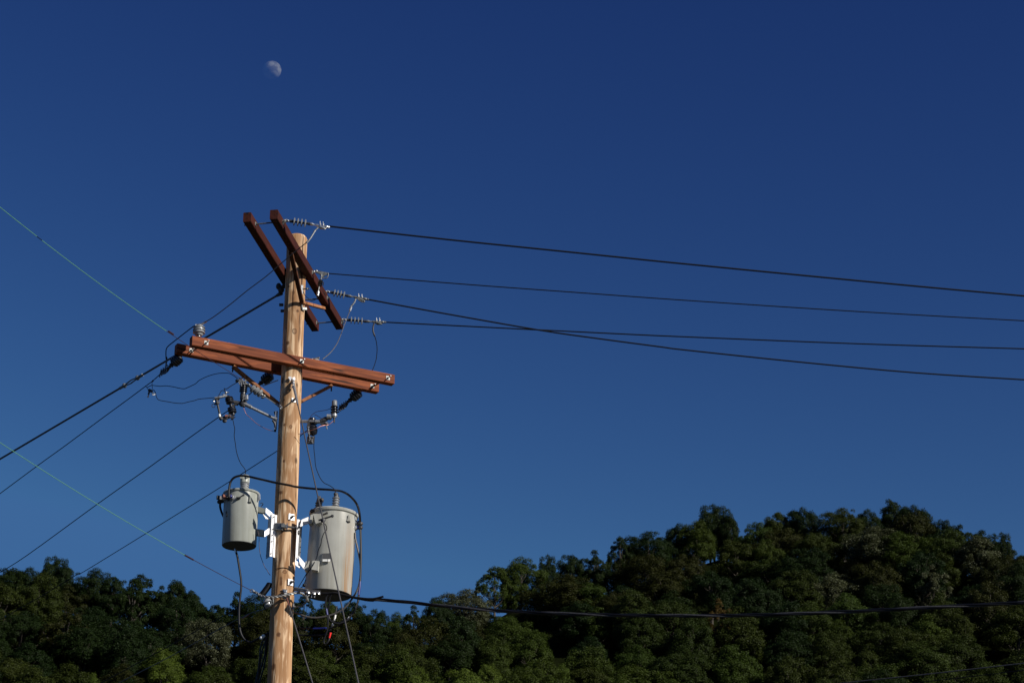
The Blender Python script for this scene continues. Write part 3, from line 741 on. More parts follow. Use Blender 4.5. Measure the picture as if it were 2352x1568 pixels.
# the four conductors to the right
W = [('w3', [(85, 100), (820, 182), (1600, 262), (2130, 317), ('w4', 0, 186), ('w4', 780, 262), ('w4', 1600, 340), ('w4', 2352, 408)], (y1, y1+.6), .0108, 'topmost black conductor running to the right edge'),
     ('w3', [(75, 400), (1000, 473), (1700, 524), ('w4', 0, 438), ('w4', 1200, 516), ('w4', 2352, 580)], (y2, y2+.3), .0072, 'thin bare conductor, second from the top, running to the right edge'),
     ('w3', [(338, 567), (800, 652), (1430, 762), (1800, 815), (2200, 868), ('w4', 0, 782), ('w4', 800, 866), ('w4', 1600, 940), ('w4', 2352, 988)], (y3, y3+.9), .0104, 'black conductor that dips across its neighbour and ends lowest at the right edge'),
     ('w3', [(448, 711), (1430, 760), (2000, 788), ('w4', 0, 691), ('w4', 1200, 739), ('w4', 2352, 774)], (y4, y4+.1), .0092, 'black conductor from the lower end of the upper crossarm, nearly level')]
for k, pts, ys, r, lab in W:
    w = ext(cr(path(k, pts, ys), 4), 26); strand('conductor', w, r, MT['wire_black'], lab, 'wire', 'conductors running right from the upper crossarm', 8)
# neutral bracket with the horned dead end
t = thing('horned_dead_end', 'grey cast dead end with a curved horn on the upper crossarm', 'clamp', P('c3', 700, 180, y2))
m = MB(); m.cyl(P('c3', 690, 180, y2), P('c3', 790, 155, y2), .010, 8); m.ball(P('c3', 745, 165, y2), .018, 8); m.ball(P('c3', 795, 155, y2), .019, 8); m.build('eye_bolt', MT['galv'], t)
m = MB(); m.prism([P('c3', a, b, y2-.012) for a, b in ((790, 145), (860, 150), (1015, 180), (1025, 210), (965, 225), (925, 260), (915, 300), (885, 240), (840, 190))], (0, .024, 0))
m.tube(cr(path('c3', [(790, 180), (850, 195), (890, 240), (885, 300), (870, 345)], (y2-.015, y2-.015))), .011, 6)
m.tube(cr(path('c3', [(1020, 190), (1025, 235), (1000, 285), (950, 295), (915, 285), (935, 245), (1000, 225)], (y2-.015, y2-.015))), .007, 6); m.build('casting', MT['steel'], t)
t = thing('horn_arrester', 'small ribbed arrester rod hanging beside the upper crossarm with a silver cylinder', 'arrester', P('c3', 880, 340, y2-.06))
a = P('c3', 885, 330, y2-.06); b = P('c3', 850, 460, y2-.07); m = MB(); m.lathe(a, b, [(0, .012), (.1, .026), (.2, .012), (.35, .030), (.45, .012), (.6, .033), (.7, .012), (.85, .028), (1, .01)], 12)
for q, s in ((370, 925), (395, 940), (430, 935)): m.tube([P('c3', 880, q, y2-.06), P('c3', s, q-15, y2-.05), P('c3', s-10, q+12, y2-.05)], .006, 5)
m.tube([P('c3', 820, 350, y2-.08), P('c3', 870, 380, y2-.06)], .006, 5); m.tube([P('c3', 820, 410, y2-.08), P('c3', 870, 390, y2-.06)], .006, 5); m.build('ribbed_body', MT['dark_steel'], t)
m = MB(); m.cyl(b, P('c3', 828, 560, y2-.08), .0075, 8); m.build('rod', MT['steel'], t)
m = MB(); m.cyl(P('c3', 830, 558, y2-.08), P('c3', 820, 640, y2-.08), .016, 12); m.build('end_cylinder', MT['aluminium'], t)
strand('ground_wire', cr(path('c3', [(818, 640), (810, 680), (770, 720), (695, 748), (665, 720), (650, 728), (640, 700), (600, 670), (560, 630), (550, 590)], (y2-.08, y2-.12))), .0035, MT['wire_black'], 'thin black lead looping from the silver cylinder back to the pole', 'wire')

# ================================================================== guys and lines to the left
def line(k, pts, ys, r, mt, lab, name='line_wire', group=None, e=0, sm=4):
    w = cr(path(k, pts, ys), sm)
    if e: w = ext(w, e)
    return strand(name, w, r, MT[mt], lab, 'wire', group, 6)
pg = thing('span_guy', 'thick grey guy wire from the pole top down to the left edge, linked half way', 'guy wire', P('c1', 1085, 980, 24.6))
g0 = P('c1', 1100, 970, 24.6); g1 = at((0, 1053.8), 29.3)
def onl(a, b, x):                                   # point of the 3-D line a-b that appears at frame x
    lo, hi = 0., 1.
    for _ in range(40):
        q = (lo+hi)/2; p = a.lerp(b, q); dep = p.y*ct+(p.z-CAMZ)*st; fx = 1176+F*p.x/dep
        if (fx > x) == (a.x > b.x): lo = q
        else: hi = q
    return a.lerp(b, lo)
m = MB(); ga = onl(g0, g1, 316); gb = onl(g0, g1, 286); m.tube([g0, ga], .0135, 8); m.tube([gb, g1, g1+(g1-gb)*.8], .0135, 8); m.build('strand', MT['wire_grey'], pg)
m = MB(); m.tube([ga, onl(g0, g1, 328)], .019, 8); m.tube([gb, onl(g0, g1, 275)], .019, 8); m.ball(ga, .034, 10); m.ball(gb, .034, 10); gm = (ga+gb)/2
for s in (-.014, .014): m.tube([ga+Vector((0, s, s)), gm+Vector((0, s, s*2.2)), gb+Vector((0, s, s))], .010, 6)
m.build('link', MT['steel'], pg)
m = MB(); m.tube([g0, g0.lerp(g1, .015)], [.03, .016], 8); m.ball(g0+Vector((.0, -.02, .03)), .04, 10); m.ball(g0+Vector((-.035, 0, .09)), .035, 10, (1, 1, 1.3)); m.cyl(g0+Vector((-.02, 0, .05)), g0+Vector((.10, 0, .15)), .03, 8)
m.build('clevis', MT['dark_steel'], pg)

def black_ins(e1, e2, k1, mt, label, grp):
    t = thing('strain_insulator', label, 'insulator', e1, grp)
    d = e2-e1; L = d.length
    m = MB(); m.lathe(e1, e1+d*.10, [(0, .02), (1, .03)], 10); m.build('end_cap', MT['galv'], t)
    m = MB(); m.lathe(e1+d*.05, e1+d*.66, [(0, .03), (.08, .060), (.18, .068), (.26, .060), (.36, .068), (.46, .06), (.56, .068), (.66, .058), (.76, .064), (.86, .05), (.93, .035), (1, .02)], 20); m.build('ribbed_body', MT[mt], t)
    m = MB(); m.lathe(e1+d*.64, e1+d*.86, [(0, .02), (.4, .033), (.6, .018), (1, .022)], 10); m.tube([e1+d*.84, e2], .014, 6); m.build('shackle', MT['dark_steel'], t)
    return t
def wedge(c, d, label, mt='steel'):
    t = thing('conductor_clamp', label, 'clamp', c, 'clamps below the lower crossarms'); w = d.normalized(); up = Vector((0, 0, 1))
    m = MB(); m.lathe(c-w*.07, c+w*.07, [(0, .01), (.3, .03), (.6, .035), (1, .012)], 8); m.build('clamp_body', MT['dark_steel'], t)
    m = MB()
    for q in (-.04, -.01, .02, .05):
        m.tube([c+w*q+Vector((-.0, -.03, .045)), c+w*q+Vector((-.012, -.035, -.055))], .0065, 5); m.ball(c+w*q+Vector((-.012, -.035, -.055)), .010, 6)
    m.ball(c+Vector((.02, -.03, .02)), .018, 8); m.build('u_bolt', MT[mt], t)
    return t
gi = 'dark strain insulators hung below the lower crossarms'
yA, yB, yC = LBl.y+.05, Y0+.28, LBr.y-.05
black_ins(P('c4', 880, 10, yA), P('c4', 640, 235, yA+.1), 0, 'porcelain_dark', 'dark strain insulator below the left end of the lower crossarm', gi)
wedge(P('c4', 592, 275, yA+.14), Vector((-1, .3, -.6)), 'bolted clamp below the left dark insulator')
black_ins(P('b5', 2185, 120, yB), P('b5', 1790, 440, yB+.12), 0, 'porcelain_dark', 'dark strain insulator behind the brace, just left of the pole', gi)
black_ins(P('c5', 1450, 600, yC), P('c5', 1225, 795, yC+.1), 0, 'porcelain_dark', 'dark strain insulator below the right end of the lower crossarm', gi)
wedge(P('c5', 1190, 835, yC+.14), Vector((-1, .3, -.6)), 'bolted clamp below the right dark insulator')
gl = 'lines running from the lower crossarm to the left'
line('c4', [(560, 290), (520, 320), (375, 450), (240, 550), (0, 730), ('lc', 660, 512), ('lc', 420, 690), ('lc', 260, 805), ('lc', 0, 998)], (yA+.15, 27.6), .0058, 'wire_black', 'upper thin black line reaching the left edge below the thick guy wire', 'line_wire', gl, 14)
line('b5', [(1790, 440), (1660, 590), (1580, 655), (1090, 1030), (860, 1190), ('lc', 1280, 610), ('lc', 1000, 815), ('lc', 650, 1063), ('lc', 180, 1405), ('lc', 0, 1518)], (yB+.15, 30.2), .0062, 'wire_black', 'middle thin black line passing behind the fuse cutout to the far left', 'line_wire', gl, 14)
line('c5', [(1185, 850), (1110, 880), (800, 1090), (650, 1190), (515, 1295), (175, 1515), ('lc', 1500, 930), ('lc', 1000, 1240), ('lc', 560, 1510), ('b1', 690, 305), ('b1', 400, 480), ('b1', 0, 710)], (yC+.15, 32.5), .0056, 'wire_black', 'lowest thin black line passing behind the pole and above the left hill', 'line_wire', gl, 14)
# cleat hanging on the upper line
# green service lines to the left foreground
def two(k, a, b, ys, lab, gpts, rest, marks):
    pass
def green(pg_, pm_, ys, ym, lab1, lab2):
    strand('green_cord', ext(cr([at(p, y) for p, y in zip(pg_, ys)], 3), 8), .0032, MT['green'], lab1, 'cord', 'green cords running off the left edge')
    strand('maroon_cord', cr([at(p, y) for p, y in zip(pm_, ym)], 3), .0032, MT['maroon'], lab2, 'cord')
ga_, gb_ = at((556, 871), 24.25), at((0, 476), 19.7)
def lnp(a, b, xs): return [onl(a, b, x) for x in xs]
def sagged(a, b, x0, x1, sag, n=14):
    out = []
    for i in range(n+1):
        x = x0+(x1-x0)*i/n; p = onl(a, b, x); q = (p-a).length/(b-a).length; out.append(p+Vector((0, 0, -sag*4*q*(1-q))))
    return out
s_ = sagged(ga_, gb_, 383, 0, .07); d_ = s_[-1]-s_[-2]
strand('green_cord', s_+[s_[-1]+d_*10], .0034, MT['green'], 'upper green cord sloping down from the left edge to the lower crossarm', 'cord')
s_ = sagged(ga_, gb_, 556, 383, .07, 8); strand('maroon_cord', s_, .0034, MT['maroon'], 'maroon cord crossing in front of the lower crossarms to the arrester top', 'cord')
m = MB(); m.tube([onl(ga_, gb_, 399)+Vector((0, 0, -.045)), onl(ga_, gb_, 388)+Vector((0, 0, -.048))], .010, 6); tag(m.build('cord_splice', MT['maroon']), 'maroon splice joining the upper green cord', 'splice')
m = MB(); m.tube([onl(ga_, gb_, 97)+Vector((0, 0, -.035)), onl(ga_, gb_, 85)+Vector((0, 0, -.033))], .0042, 6); tag(m.build('cord_splice', MT['wire_black']), 'short black sleeve on the upper green cord', 'splice')
ga_, gb_ = at((581, 1357), 24.35), at((0, 1016), 19.5)
s_ = sagged(ga_, gb_, 425, 0, .05); d_ = s_[-1]-s_[-2]
strand('green_cord', s_+[s_[-1]+d_*10], .0032, MT['green'], 'lower green cord sloping from the left edge towards the small transformer', 'cord')
s_ = sagged(ga_, gb_, 580, 425, .05, 8); strand('maroon_cord', s_, .0036, MT['maroon'], 'maroon cord leading to the twisted neutral below the small transformer', 'cord')
m = MB(); m.tube([s_[-1], s_[-2]], .010, 6); tag(m.build('cord_splice', MT['maroon']), 'maroon splice joining the lower green cord', 'splice')
# lines behind the pole to the lower left
gd = 'two thin lines in front of the left hill'
line('f', [(612, 1352), (599, 1366), (500, 1421), (380, 1487), (257, 1554), (190, 1590)], (24.62, 28.4), .0058, 'wire_black', 'upper of the two lines sloping down across the left hill', 'line_wire', gd, 8)
line('f', [(625, 1388), (605, 1399), (567, 1411), (500, 1446), (400, 1502), (272, 1568), (200, 1606)], (24.62, 28.2), .0058, 'wire_grey', 'lower of the two lines sloping down across the left hill, greyish', 'line_wire', gd, 8)
m = MB(); m.tube(path('c8', [(410, 662), (485, 612)], (24.95, 24.85)), .009, 6); tag(m.build('line_sleeve', MT['copper']), 'copper coloured sleeve on the lower line left of the pole', 'sleeve')

# ================================================================== pin insulators and jumpers
def pin(c, label, s=1.0):
    t = thing('pin_insulator', label, 'insulator', c, 'grey pin insulators on the lower crossarms'); up = Vector((0, 0, 1))
    m = MB(); m.cyl(c, c+up*.05*s, .012*s, 8); m.lathe(c+up*.02*s, c+up*.03*s, [(0, .025*s), (1, .025*s)], 10); m.build('pin', MT['galv'], t)
    m = MB(); m.lathe(c+up*.035*s, c+up*.17*s, [(0, .040), (.10, .052), (.18, .054), (.22, .072), (.27, .074), (.32, .058), (.42, .060), (.47, .074), (.52, .074), (.57, .056), (.66, .056), (.71, .070), (.76, .068), (.80, .045), (.86, .040), (.93, .046), (1, .030)], 24); m.build('shed_stack', MT['porcelain'], t)
    m = MB(); m.tube([c+up*.16*s+Vector((-.045, -.02, 0)), c+up*.175*s, c+up*.17*s+Vector((.05, -.02, .01))], .011, 6); m.build('wire_tie', MT['aluminium'], t)
    return t
tp_ = LFl+(LFr-LFl)*.035+Vector((0, 0, AH)); pin(tp_, 'grey ribbed pin insulator on the left end of the front crossarm')
tq = LBl+(LBr-LBl)*.68+Vector((0, 0, AH)); pin(tq, 'grey pin insulator behind the lower crossarm, right of the pole')
ypin = tp_.y
gj = 'jumper wires looping down from the upper conductors'
t = thing('jumper', 'jumper wire from the topmost clamp past the pole top to the left pin insulator', 'wire', P('c2', 1880, 425, y1), gj)
m = MB(); m.tube(cr(path('c2', [(1890, 425), (1820, 490), (1770, 570), (1720, 650), (1680, 700), (1635, 745)], (y1, y1-.05))), .0085, 6); m.build('lead', MT['steel'], t)
m = MB(); m.tube(path('c2', [(1690, 690), (1640, 742)], (y1-.05, y1-.05)), .013, 6); m.ball(P('c2', 1800, 505, y1), .013, 6); m.build('connector', MT['aluminium'], t)
m = MB(); m.tube(cr(path('c1', [(1322, 522), (1250, 580), (1100, 705), (960, 825), (800, 945), (640, 1075), (500, 1180), (410, 1235), (385, 1248)], (y1-.05, ypin))), .0058, 6); m.build('wire', MT['wire_grey'], t)
m = MB(); m.tube(path('c1', [(435, 1222), (385, 1250)], (ypin, ypin)), .012, 6); m.build('connector', MT['aluminium'], t)
t = thing('jumper', 'black jumper wire from the left pin insulator down to the clamp below the crossarm end', 'wire', P('c1', 340, 1255, ypin), gj)
m = MB(); m.tube(cr(path('c1', [(345, 1255), (310, 1272), (240, 1325), (170, 1380), (100, 1435), (76, 1465), (71, 1500), (72, 1545), (76, 1575)], (ypin, yA+.05))), .0068, 6); m.build('wire', MT['wire_black'], t)
m = MB(); m.tube(path('c4', [(618, 25), (625, 70), (620, 120)], (yA+.05, yA+.05)), .012, 6); m.tube(path('c4', [(618, 110), (612, 185)], (yA+.05, yA+.1)), .009, 6); m.build('connector', MT['steel'], t)
t = thing('jumper', 'jumper wire from the third conductor curving down to the rear pin insulator', 'wire', P('c1', 1765, 1020, y3), gj)
m = MB(); m.tube(cr(path('c1', [(1765, 1020), (1752, 1055), (1720, 1095), (1712, 1125)], (y3-.02, y3-.05))), .010, 6); m.build('lead', MT['steel'], t)
m = MB(); m.tube(path('c1', [(1725, 1095), (1712, 1130)], (y3-.05, y3-.05)), .015, 6); m.build('connector', MT['aluminium'], t)
m = MB(); m.tube(cr(path('c1', [(1712, 1130), (1685, 1200), (1658, 1265), (1632, 1340), (1595, 1425), (1540, 1500), (1470, 1560)], (y3-.05, tq.y))), .0055, 6); m.build('wire', MT['wire_grey'], t)
t = thing('jumper', 'black jumper wire hanging from the lowest insulator and curving behind the crossarm end', 'wire', P('c1', 1930, 1238, y4), gj)
m = MB(); m.tube(cr(path('c1', [(1932, 1236), (1922, 1265), (1920, 1310), (1935, 1355)], (y4, y4))), .011, 6); m.build('lead', MT['dark_steel'], t)
m = MB(); m.tube(cr(path('c1', [(1930, 1340), (1948, 1400), (1956, 1470), (1950, 1545), ('c5', 1680, 130), ('c5', 1650, 230), ('c5', 1615, 315), ('c5', 1590, 400)], (y4, LBr.y+.15))), .0052, 6); m.build('wire', MT['wire_black'], t)

# ================================================================== left fuse cutout, arrester and their bracket
yL = Y0-.12
t = thing('standoff_bracket', 'grey pipe bracket reaching left from the pole to the fuse cutout', 'bracket', P('b5', 2300, 1250, yL), 'pipe brackets below the lower crossarm')
m = MB(); a = P('b5', 2260, 1245, yL+.06); b = P('b5', 1640, 945, yL); m.cyl(a, b, .017, 14); m.build('pipe', MT['galv'], t)
m = MB(); m.cyl(P('b5', 1665, 955, yL), P('b5', 1500, 875, yL), .0225, 14); m.build('ferrule', MT['galv'], t)
m = MB(); m.cyl(P('b5', 2290, 1255, yL+.06), P('b5', 2215, 1222, yL+.06), .021, 12); m.build('ferrule', MT['galv'], t)
m = MB(); m.beam(P('b5', 2290, 1050, yL+.08), P('b5', 2262, 1500, yL+.08), .03, .02, up=(0, 1, 0)); m.build('mounting_plate', MT['galv'], t)
m = MB(); m.tube(cr(path('b5', [(2190, 1270), (2240, 1350), (2255, 1450), (2250, 1560)], (yL+.06, yL+.09))), .014, 6); m.beam(P('b5', 2240, 1060, yL+.09), P('b5', 2255, 1130, yL+.09), .02, .02, up=(0, 1, 0)); m.build('lower_strut', MT['dark_steel'], t)
m = MB(); m.ball(P('b5', 1450, 865, yL), .048, 10, (1, .7, .85)); m.beam(P('b5', 1500, 800, yL), P('b5', 1450, 930, yL), .055, .045, up=(0, 1, 0), bev=.01)
m.beam(P('b5', 1430, 855, yL), P('b5', 1195, 812, yL-.01), .040, .028, up=(0, 1, 0), bev=.006); m.tube(path('b5', [(1340, 890), (1260, 880), (1190, 905)], (yL, yL-.01)), .012, 6); m.build('arm_head', MT['dark_steel'], t)
t = thing('fuse_cutout', 'black fuse cutout with ringed fuse tube at the end of the left bracket', 'fuse cutout', P('b5', 1140, 850, yL-.02), 'fuse cutouts below the lower crossarm')
u = P('b5', 1095, 680, yL-.02); v = P('b5', 1215, 1150, yL-.02)
m = MB(); dd = v-u
m.lathe(u-dd*.04, v, [(0, .014), (.10, .016), (.11, .045), (.15, .050), (.17, .038), (.21, .040), (.23, .052), (.26, .050), (.28, .038), (.33, .040), (.35, .050), (.38, .047), (.40, .034), (.46, .018), (.58, .018), (.60, .036), (.62, .050), (.65, .048), (.67, .040), (.71, .042), (.73, .054), (.76, .052), (.78, .040), (.83, .042), (.85, .052), (.88, .048), (.90, .022), (1, .022)], 20)
m.build('insulator', MT['porcelain_dark'], t)
m = MB(); m.beam(P('b5', 1060, 670, yL-.03), P('b5', 750, 728, yL-.06), .03, .022, bev=.004); m.ball(P('b5', 1035, 590, yL-.03), .017, 8); m.tube([P('b5', 1020, 590, yL-.03), P('b5', 1110, 585, yL-.03)], .007, 5); m.tube([P('b5', 1030, 610, yL-.03), P('b5', 1015, 670, yL-.03)], .009, 5); m.tube([P('b5', 960, 650, yL-.04), P('b5', 985, 640, yL-.05)], .010, 5); m.build('top_contact', MT['galv'], t)
m = MB(); m.beam(P('b5', 870, 720, yL-.05), P('b5', 760, 750, yL-.06), .045, .025, bev=.006); m.cyl(P('b5', 800, 770, yL-.06), P('b5', 885, 1150, yL-.06), .0125, 10); m.ball(P('b5', 815, 850, yL-.06), .026, 8)
m.tube([P('b5', 700, 765, yL-.06), P('b5', 860, 775, yL-.06), P('b5', 865, 860, yL-.06)], .006, 5); m.tube([P('b5', 740, 880, yL-.06), P('b5', 810, 840, yL-.06)], .009, 5); m.build('fuse_tube', MT['dark_steel'], t)
m = MB(); m.ring(P('b5', 725, 912, yL-.06), (0, 1, .2), .0205, .0042); m.build('pull_ring', MT['dark_steel'], t)
m = MB(); m.ball(P('b5', 730, 805, yL-.06), .014, 8, (.7, .5, 1.2)); m.build('latch', MT['aluminium'], t)
m = MB(); m.cyl(P('b5', 872, 1125, yL-.06), P('b5', 880, 1190, yL-.06), .015, 10); m.build('tube_cap', MT['white'], t)
m = MB(); m.beam(P('b5', 880, 1200, yL-.06), P('b5', 940, 1250, yL-.05), .045, .04, bev=.01); m.beam(P('b5', 940, 1240, yL-.05), P('b5', 1150, 1160, yL-.03), .03, .05, bev=.006); m.ball(P('b5', 1000, 1290, yL-.05), .024, 8, (1.2, .8, 1)); m.tube([P('b5', 950, 1260, yL-.07), P('b5', 1060, 1240, yL-.07)], .008, 5)
m.beam(P('b5', 1200, 1130, yL-.02), P('b5', 1190, 1240, yL-.02), .03, .03, up=(0, 1, 0)); m.tube([P('b5', 1150, 1265, yL-.02), P('b5', 1265, 1190, yL-.02)], .007, 5); m.build('hinge', MT['dark_steel'], t)
m = MB(); m.beam(P('b5', 1010, 1165, yL-.075), P('b5', 1080, 1165, yL-.07), .018, .025); m.ball(P('b5', 1130, 1170, yL-.06), .010, 6); m.build('spring', MT['copper'], t)
t = thing('surge_arrester', 'black ribbed surge arrester standing on the head of the left bracket', 'arrester', P('b5', 1455, 800, yL), 'surge arresters below the lower crossarm')
u = P('b5', 1475, 390, yL-.01); v = P('b5', 1455, 640, yL-.01)
m = MB(); m.lathe(u, v, sheds(4, .049, .034, 0, .78, .35)+[(1, .026)][:0], 20); m.build('shed_stack', MT['porcelain_dark'], t)
m = MB(); m.cyl(P('b5', 1462, 585, yL-.01), P('b5', 1460, 650, yL-.01), .0265, 14); m.build('collar', MT['aluminium'], t)
m = MB(); m.lathe(P('b5', 1458, 640, yL-.01), P('b5', 1445, 790, yL-.01), [(0, .030), (.1, .036), (.8, .034), (1, .02)], 14); m.build('base', MT['dark_steel'], t)
m = MB(); m.beam(P('b5', 1545, 655, yL-.03), P('b5', 1545, 775, yL-.03), .036, .03, up=(0, 1, 0), bev=.006); m.tube([P('b5', 1440, 790, yL-.05), P('b5', 1470, 745, yL-.05), P('b5', 1580, 755, yL-.05)], .008, 5); m.build('disconnector', MT['galv'], t)
t = thing('connector_cluster', 'cluster of grey clamps and bolts on top of the left surge arrester', 'clamp', P('b5', 1450, 340, yL))
rg = random.Random(4); m = MB(); m.lathe(P('b5', 1265, 285, yL-.02), P('b5', 1430, 330, yL-.02), [(0, .008), (.15, .022), (.5, .018), (1, .026)], 8)
m.ball(P('b5', 1465, 360, yL-.02), .030, 8); m.beam(P('b5', 1450, 310, yL-.03), P('b5', 1620, 420, yL-.02), .022, .018); m.build('clamp_body', MT['steel'], t)
m = MB()
for q in [(1370, 240, 1375, 330), (1400, 245, 1410, 400), (1437, 220, 1440, 330), (1460, 300, 1470, 390), (1515, 280, 1510, 340), (1350, 330, 1375, 395), (1415, 370, 1418, 430), (1330, 265, 1420, 275), (1500, 310, 1560, 300)]:
    a = P('b5', q[0], q[1], yL-.05); b = P('b5', q[2], q[3], yL-.05); m.tube([a, b], .0065, 5); m.ball(a, .010, 6)
m.build('bolts', MT['galv'], t)
t = thing('spool_insulator', 'dark grey spool insulator lying between the arrester top and the pole link', 'insulator', P('b5', 1600, 430, yL))
u = P('b5', 1660, 470, yL-.02); v = P('b5', 1920, 630, yL+.0)
m = MB(); m.lathe(u, v, [(0, .020), (.04, .044), (.22, .050), (.28, .034), (.36, .034), (.40, .048), (.60, .050), (.64, .036), (.70, .036), (.76, .050), (.94, .048), (1, .022)], 22); m.build('spool', MT['polymer'], t)
m = MB(); m.lathe(P('b5', 1560, 400, yL-.02), u, [(0, .008), (.3, .022), (.5, .010), (1, .018)], 8); m.ball(P('b5', 1605, 395, yL-.03), .018, 8); m.build('clevis', MT['steel'], t)
t = thing('strain_link', 'flat grey strain link running from the spool insulator to the pole', 'link', P('b5', 1930, 640, yL))
m = MB(); m.lathe(P('b5', 1915, 640, yL), P('b5', 2010, 690, yL), [(0, .022), (.4, .012), (.7, .02), (1, .012)], 8); m.ball(P('b5', 1945, 710, yL), .018, 8, (1.5, 1, .7)); m.build('shackle', MT['steel'], t)
m = MB(); m.beam(P('b5', 1990, 680, yL), P('b5', 2320, 895, yL+.03), .012, .020, up=(0, 1, .3)); m.lathe(P('b5', 2300, 880, yL+.03), P('c5', 275, 850, yL+.0), [(0, .014), (.5, .02), (1, .012)], 8); m.ring(P('c5', 262, 855, yL-.02), (1, .6, .2), .018, .007, 12); m.build('rod', MT['galv'], t)
# silver spring tail behind the brace
strand('armour_rod', path('b5', [(1945, 420), (2040, 390), (2200, 325), (2330, 280)], (yB-.05, yB-.1)), .006, MT['wire_bare'], 'bright stub of stranded wire beside the dark insulator left of the pole', 'wire')
# loops of thin wire to the upper left line
gw = 'thin black leads left of the pole'
t = thing('hot_line_clamp', 'small dark hot line clamp with white ring hanging from the upper left line', 'clamp', P('c4', 330, 640, yA+.2))
yH = yA+.22
m = MB(); m.beam(P('c4', 300, 610, yH), P('c4', 370, 640, yH), .035, .03, bev=.006); m.beam(P('c4', 330, 600, yH), P('c4', 300, 690, yH), .024, .02, bev=.005); m.tube(cr(path('c4', [(305, 680), (300, 710), (285, 725), (292, 742), (305, 725)], (yH, yH))), .006, 5); m.build('clamp_body', MT['dark_steel'], t)
m = MB(); m.ring(P('c4', 391, 682, yH), (0, 1, .1), .014, .0065, 14); m.tube(path('c4', [(365, 645), (382, 668)], (yH, yH)), .007, 5); m.build('eye_ring', MT['white'], t)
m = MB(); m.tube(cr(path('c4', [(375, 450), (362, 500), (368, 560), (368, 600)], (yH, yH))), .0035, 5); m.tube(cr(path('c4', [(250, 548), (270, 570), (290, 600)], (yH, yH))), .0035, 5); m.ball(P('c4', 378, 450, yH), .012, 6); m.build('lead', MT['maroon'], t)
strand('lead_wire', cr(path('c4', [(270, 565), (300, 555), (340, 535), (375, 529), (500, 545), (610, 538), (740, 555), (850, 580), (935, 590), (990, 572), (1080, 530), (1140, 500), (1210, 438), (1350, 370), (1500, 325), (1620, 310), (1740, 315), (1800, 345), (1840, 370), (1890, 408)], (yH, yL))), .0042, MT['wire_black'], 'upper wavy black lead from the hanging clamp to the arrester top', 'wire', gw)
strand('lead_wire', cr(path('c4', [(380, 607), (400, 618), (425, 660), (440, 725), (465, 775), (520, 800), (640, 820), (760, 842), (860, 850), (920, 848), (1030, 820), (1120, 800), (1200, 775), (1330, 762), (1480, 750)], (yH, yL-.06))), .0042, MT['wire_black'], 'lower sagging black lead from the hanging clamp to the fuse cutout', 'wire', gw)
strand('lead_wire', cr(path('b5', [(840, 675), (880, 620), (905, 560), (945, 538), (1000, 545), (1030, 565)], (yL-.06, yL-.03))), .0048, MT['wire_black'], 'short black lead arching over the top contact of the fuse cutout', 'wire', gw)
strand('lead_wire', cr(path('b5', [(1010, 560), (1000, 520), (985, 485), (1010, 493), (1060, 490), (1110, 455), (1220, 385), (1320, 330)], (yL-.03, yL-.03))), .0045, MT['wire_black'], 'short black lead from the fuse cutout up to the arrester connectors', 'wire', gw)
strand('copper_lead', cr(path('b5', [(1455, 925), (1490, 1020), (1540, 1125), (1640, 1215), (1780, 1345), (1950, 1450), (2060, 1500), (2150, 1530), (2235, 1540)], (yL, yL+.1))), .0030, MT['copper'], 'thin reddish lead sagging from the left bracket head back to the pole', 'wire')
T1Y, T2Y = Y0+.05, Y0+.12
strand('primary_lead', cr(path('c4', [(1795, 1125), (1815, 1170), (1825, 1230), (1840, 1300), (1835, 1370), (1832, 1440), (1850, 1560), ('f', 544, 1040), ('f', 552, 1062), ('f', 563, 1078), ('f', 564, 1094)], (yL-.02, T1Y))), .0045, MT['wire_black'], 'thin black lead dropping from the left fuse cutout to the small transformer', 'wire')

# ================================================================== right bracket, cutout, arrester
yR = Y0-.05
t = thing('standoff_bracket', 'grey pipe bracket reaching right from the pole below the crossarms', 'bracket', P('c5', 525, 1055, yR), 'pipe brackets below the lower crossarm')
m = MB(); m.cyl(P('c5', 500, 1053, yR+.05), P('c5', 790, 1060, yR), .0185, 14); m.build('pipe', MT['galv'], t)
m = MB(); m.cyl(P('c5', 772, 1060, yR), P('c5', 842, 1062, yR), .0235, 14); m.build('ferrule', MT['galv'], t)
m = MB(); m.lathe(P('c5', 838, 1062, yR), P('c5', 960, 1005, yR), [(0, .022), (.3, .026), (.7, .030), (1, .022)], 12); m.prism([P('c5', a, b, yR-.015) for a, b in ((840, 1075), (960, 1060), (965, 1105), (905, 1108), (850, 1095))], (0, .03, 0)); m.ball(P('c5', 990, 1000, yR), .03, 8); m.build('arm_head', MT['dark_steel'], t)
m = MB(); m.beam(P('c5', 928, 1072, yR-.03), P('c5', 962, 1090, yR-.03), .02, .02); m.build('clip', MT['galv'], t)
t = thing('surge_arrester', 'surge arrester with grey cap and black ribs at the end of the right bracket', 'arrester', P('c5', 1055, 980, yR), 'surge arresters below the lower crossarm')
u = P('c5', 1060, 748, yR); v = P('c5', 1055, 945, yR)
m = MB(); m.lathe(u, P('c5', 1058, 830, yR), [(0, .026), (.08, .031), (.9, .033), (1, .030)], 16); m.build('cap', MT['polymer'], t)
m = MB(); m.lathe(P('c5', 1058, 822, yR), v, sheds(3, .047, .028, 0, .95, .38), 20); m.build('shed_stack', MT['porcelain_dark'], t)
m = MB(); m.lathe(P('c5', 1055, 935, yR), P('c5', 1055, 1000, yR), [(0, .020), (.2, .022), (.25, .034), (.75, .036), (.8, .026), (1, .022)], 16); m.build('collar', MT['porcelain'], t)
m = MB(); m.cyl(P('c5', 1055, 998, yR), P('c5', 1055, 1075, yR), .013, 10, .008); m.build('stud', MT['dark_steel'], t)
m = MB()
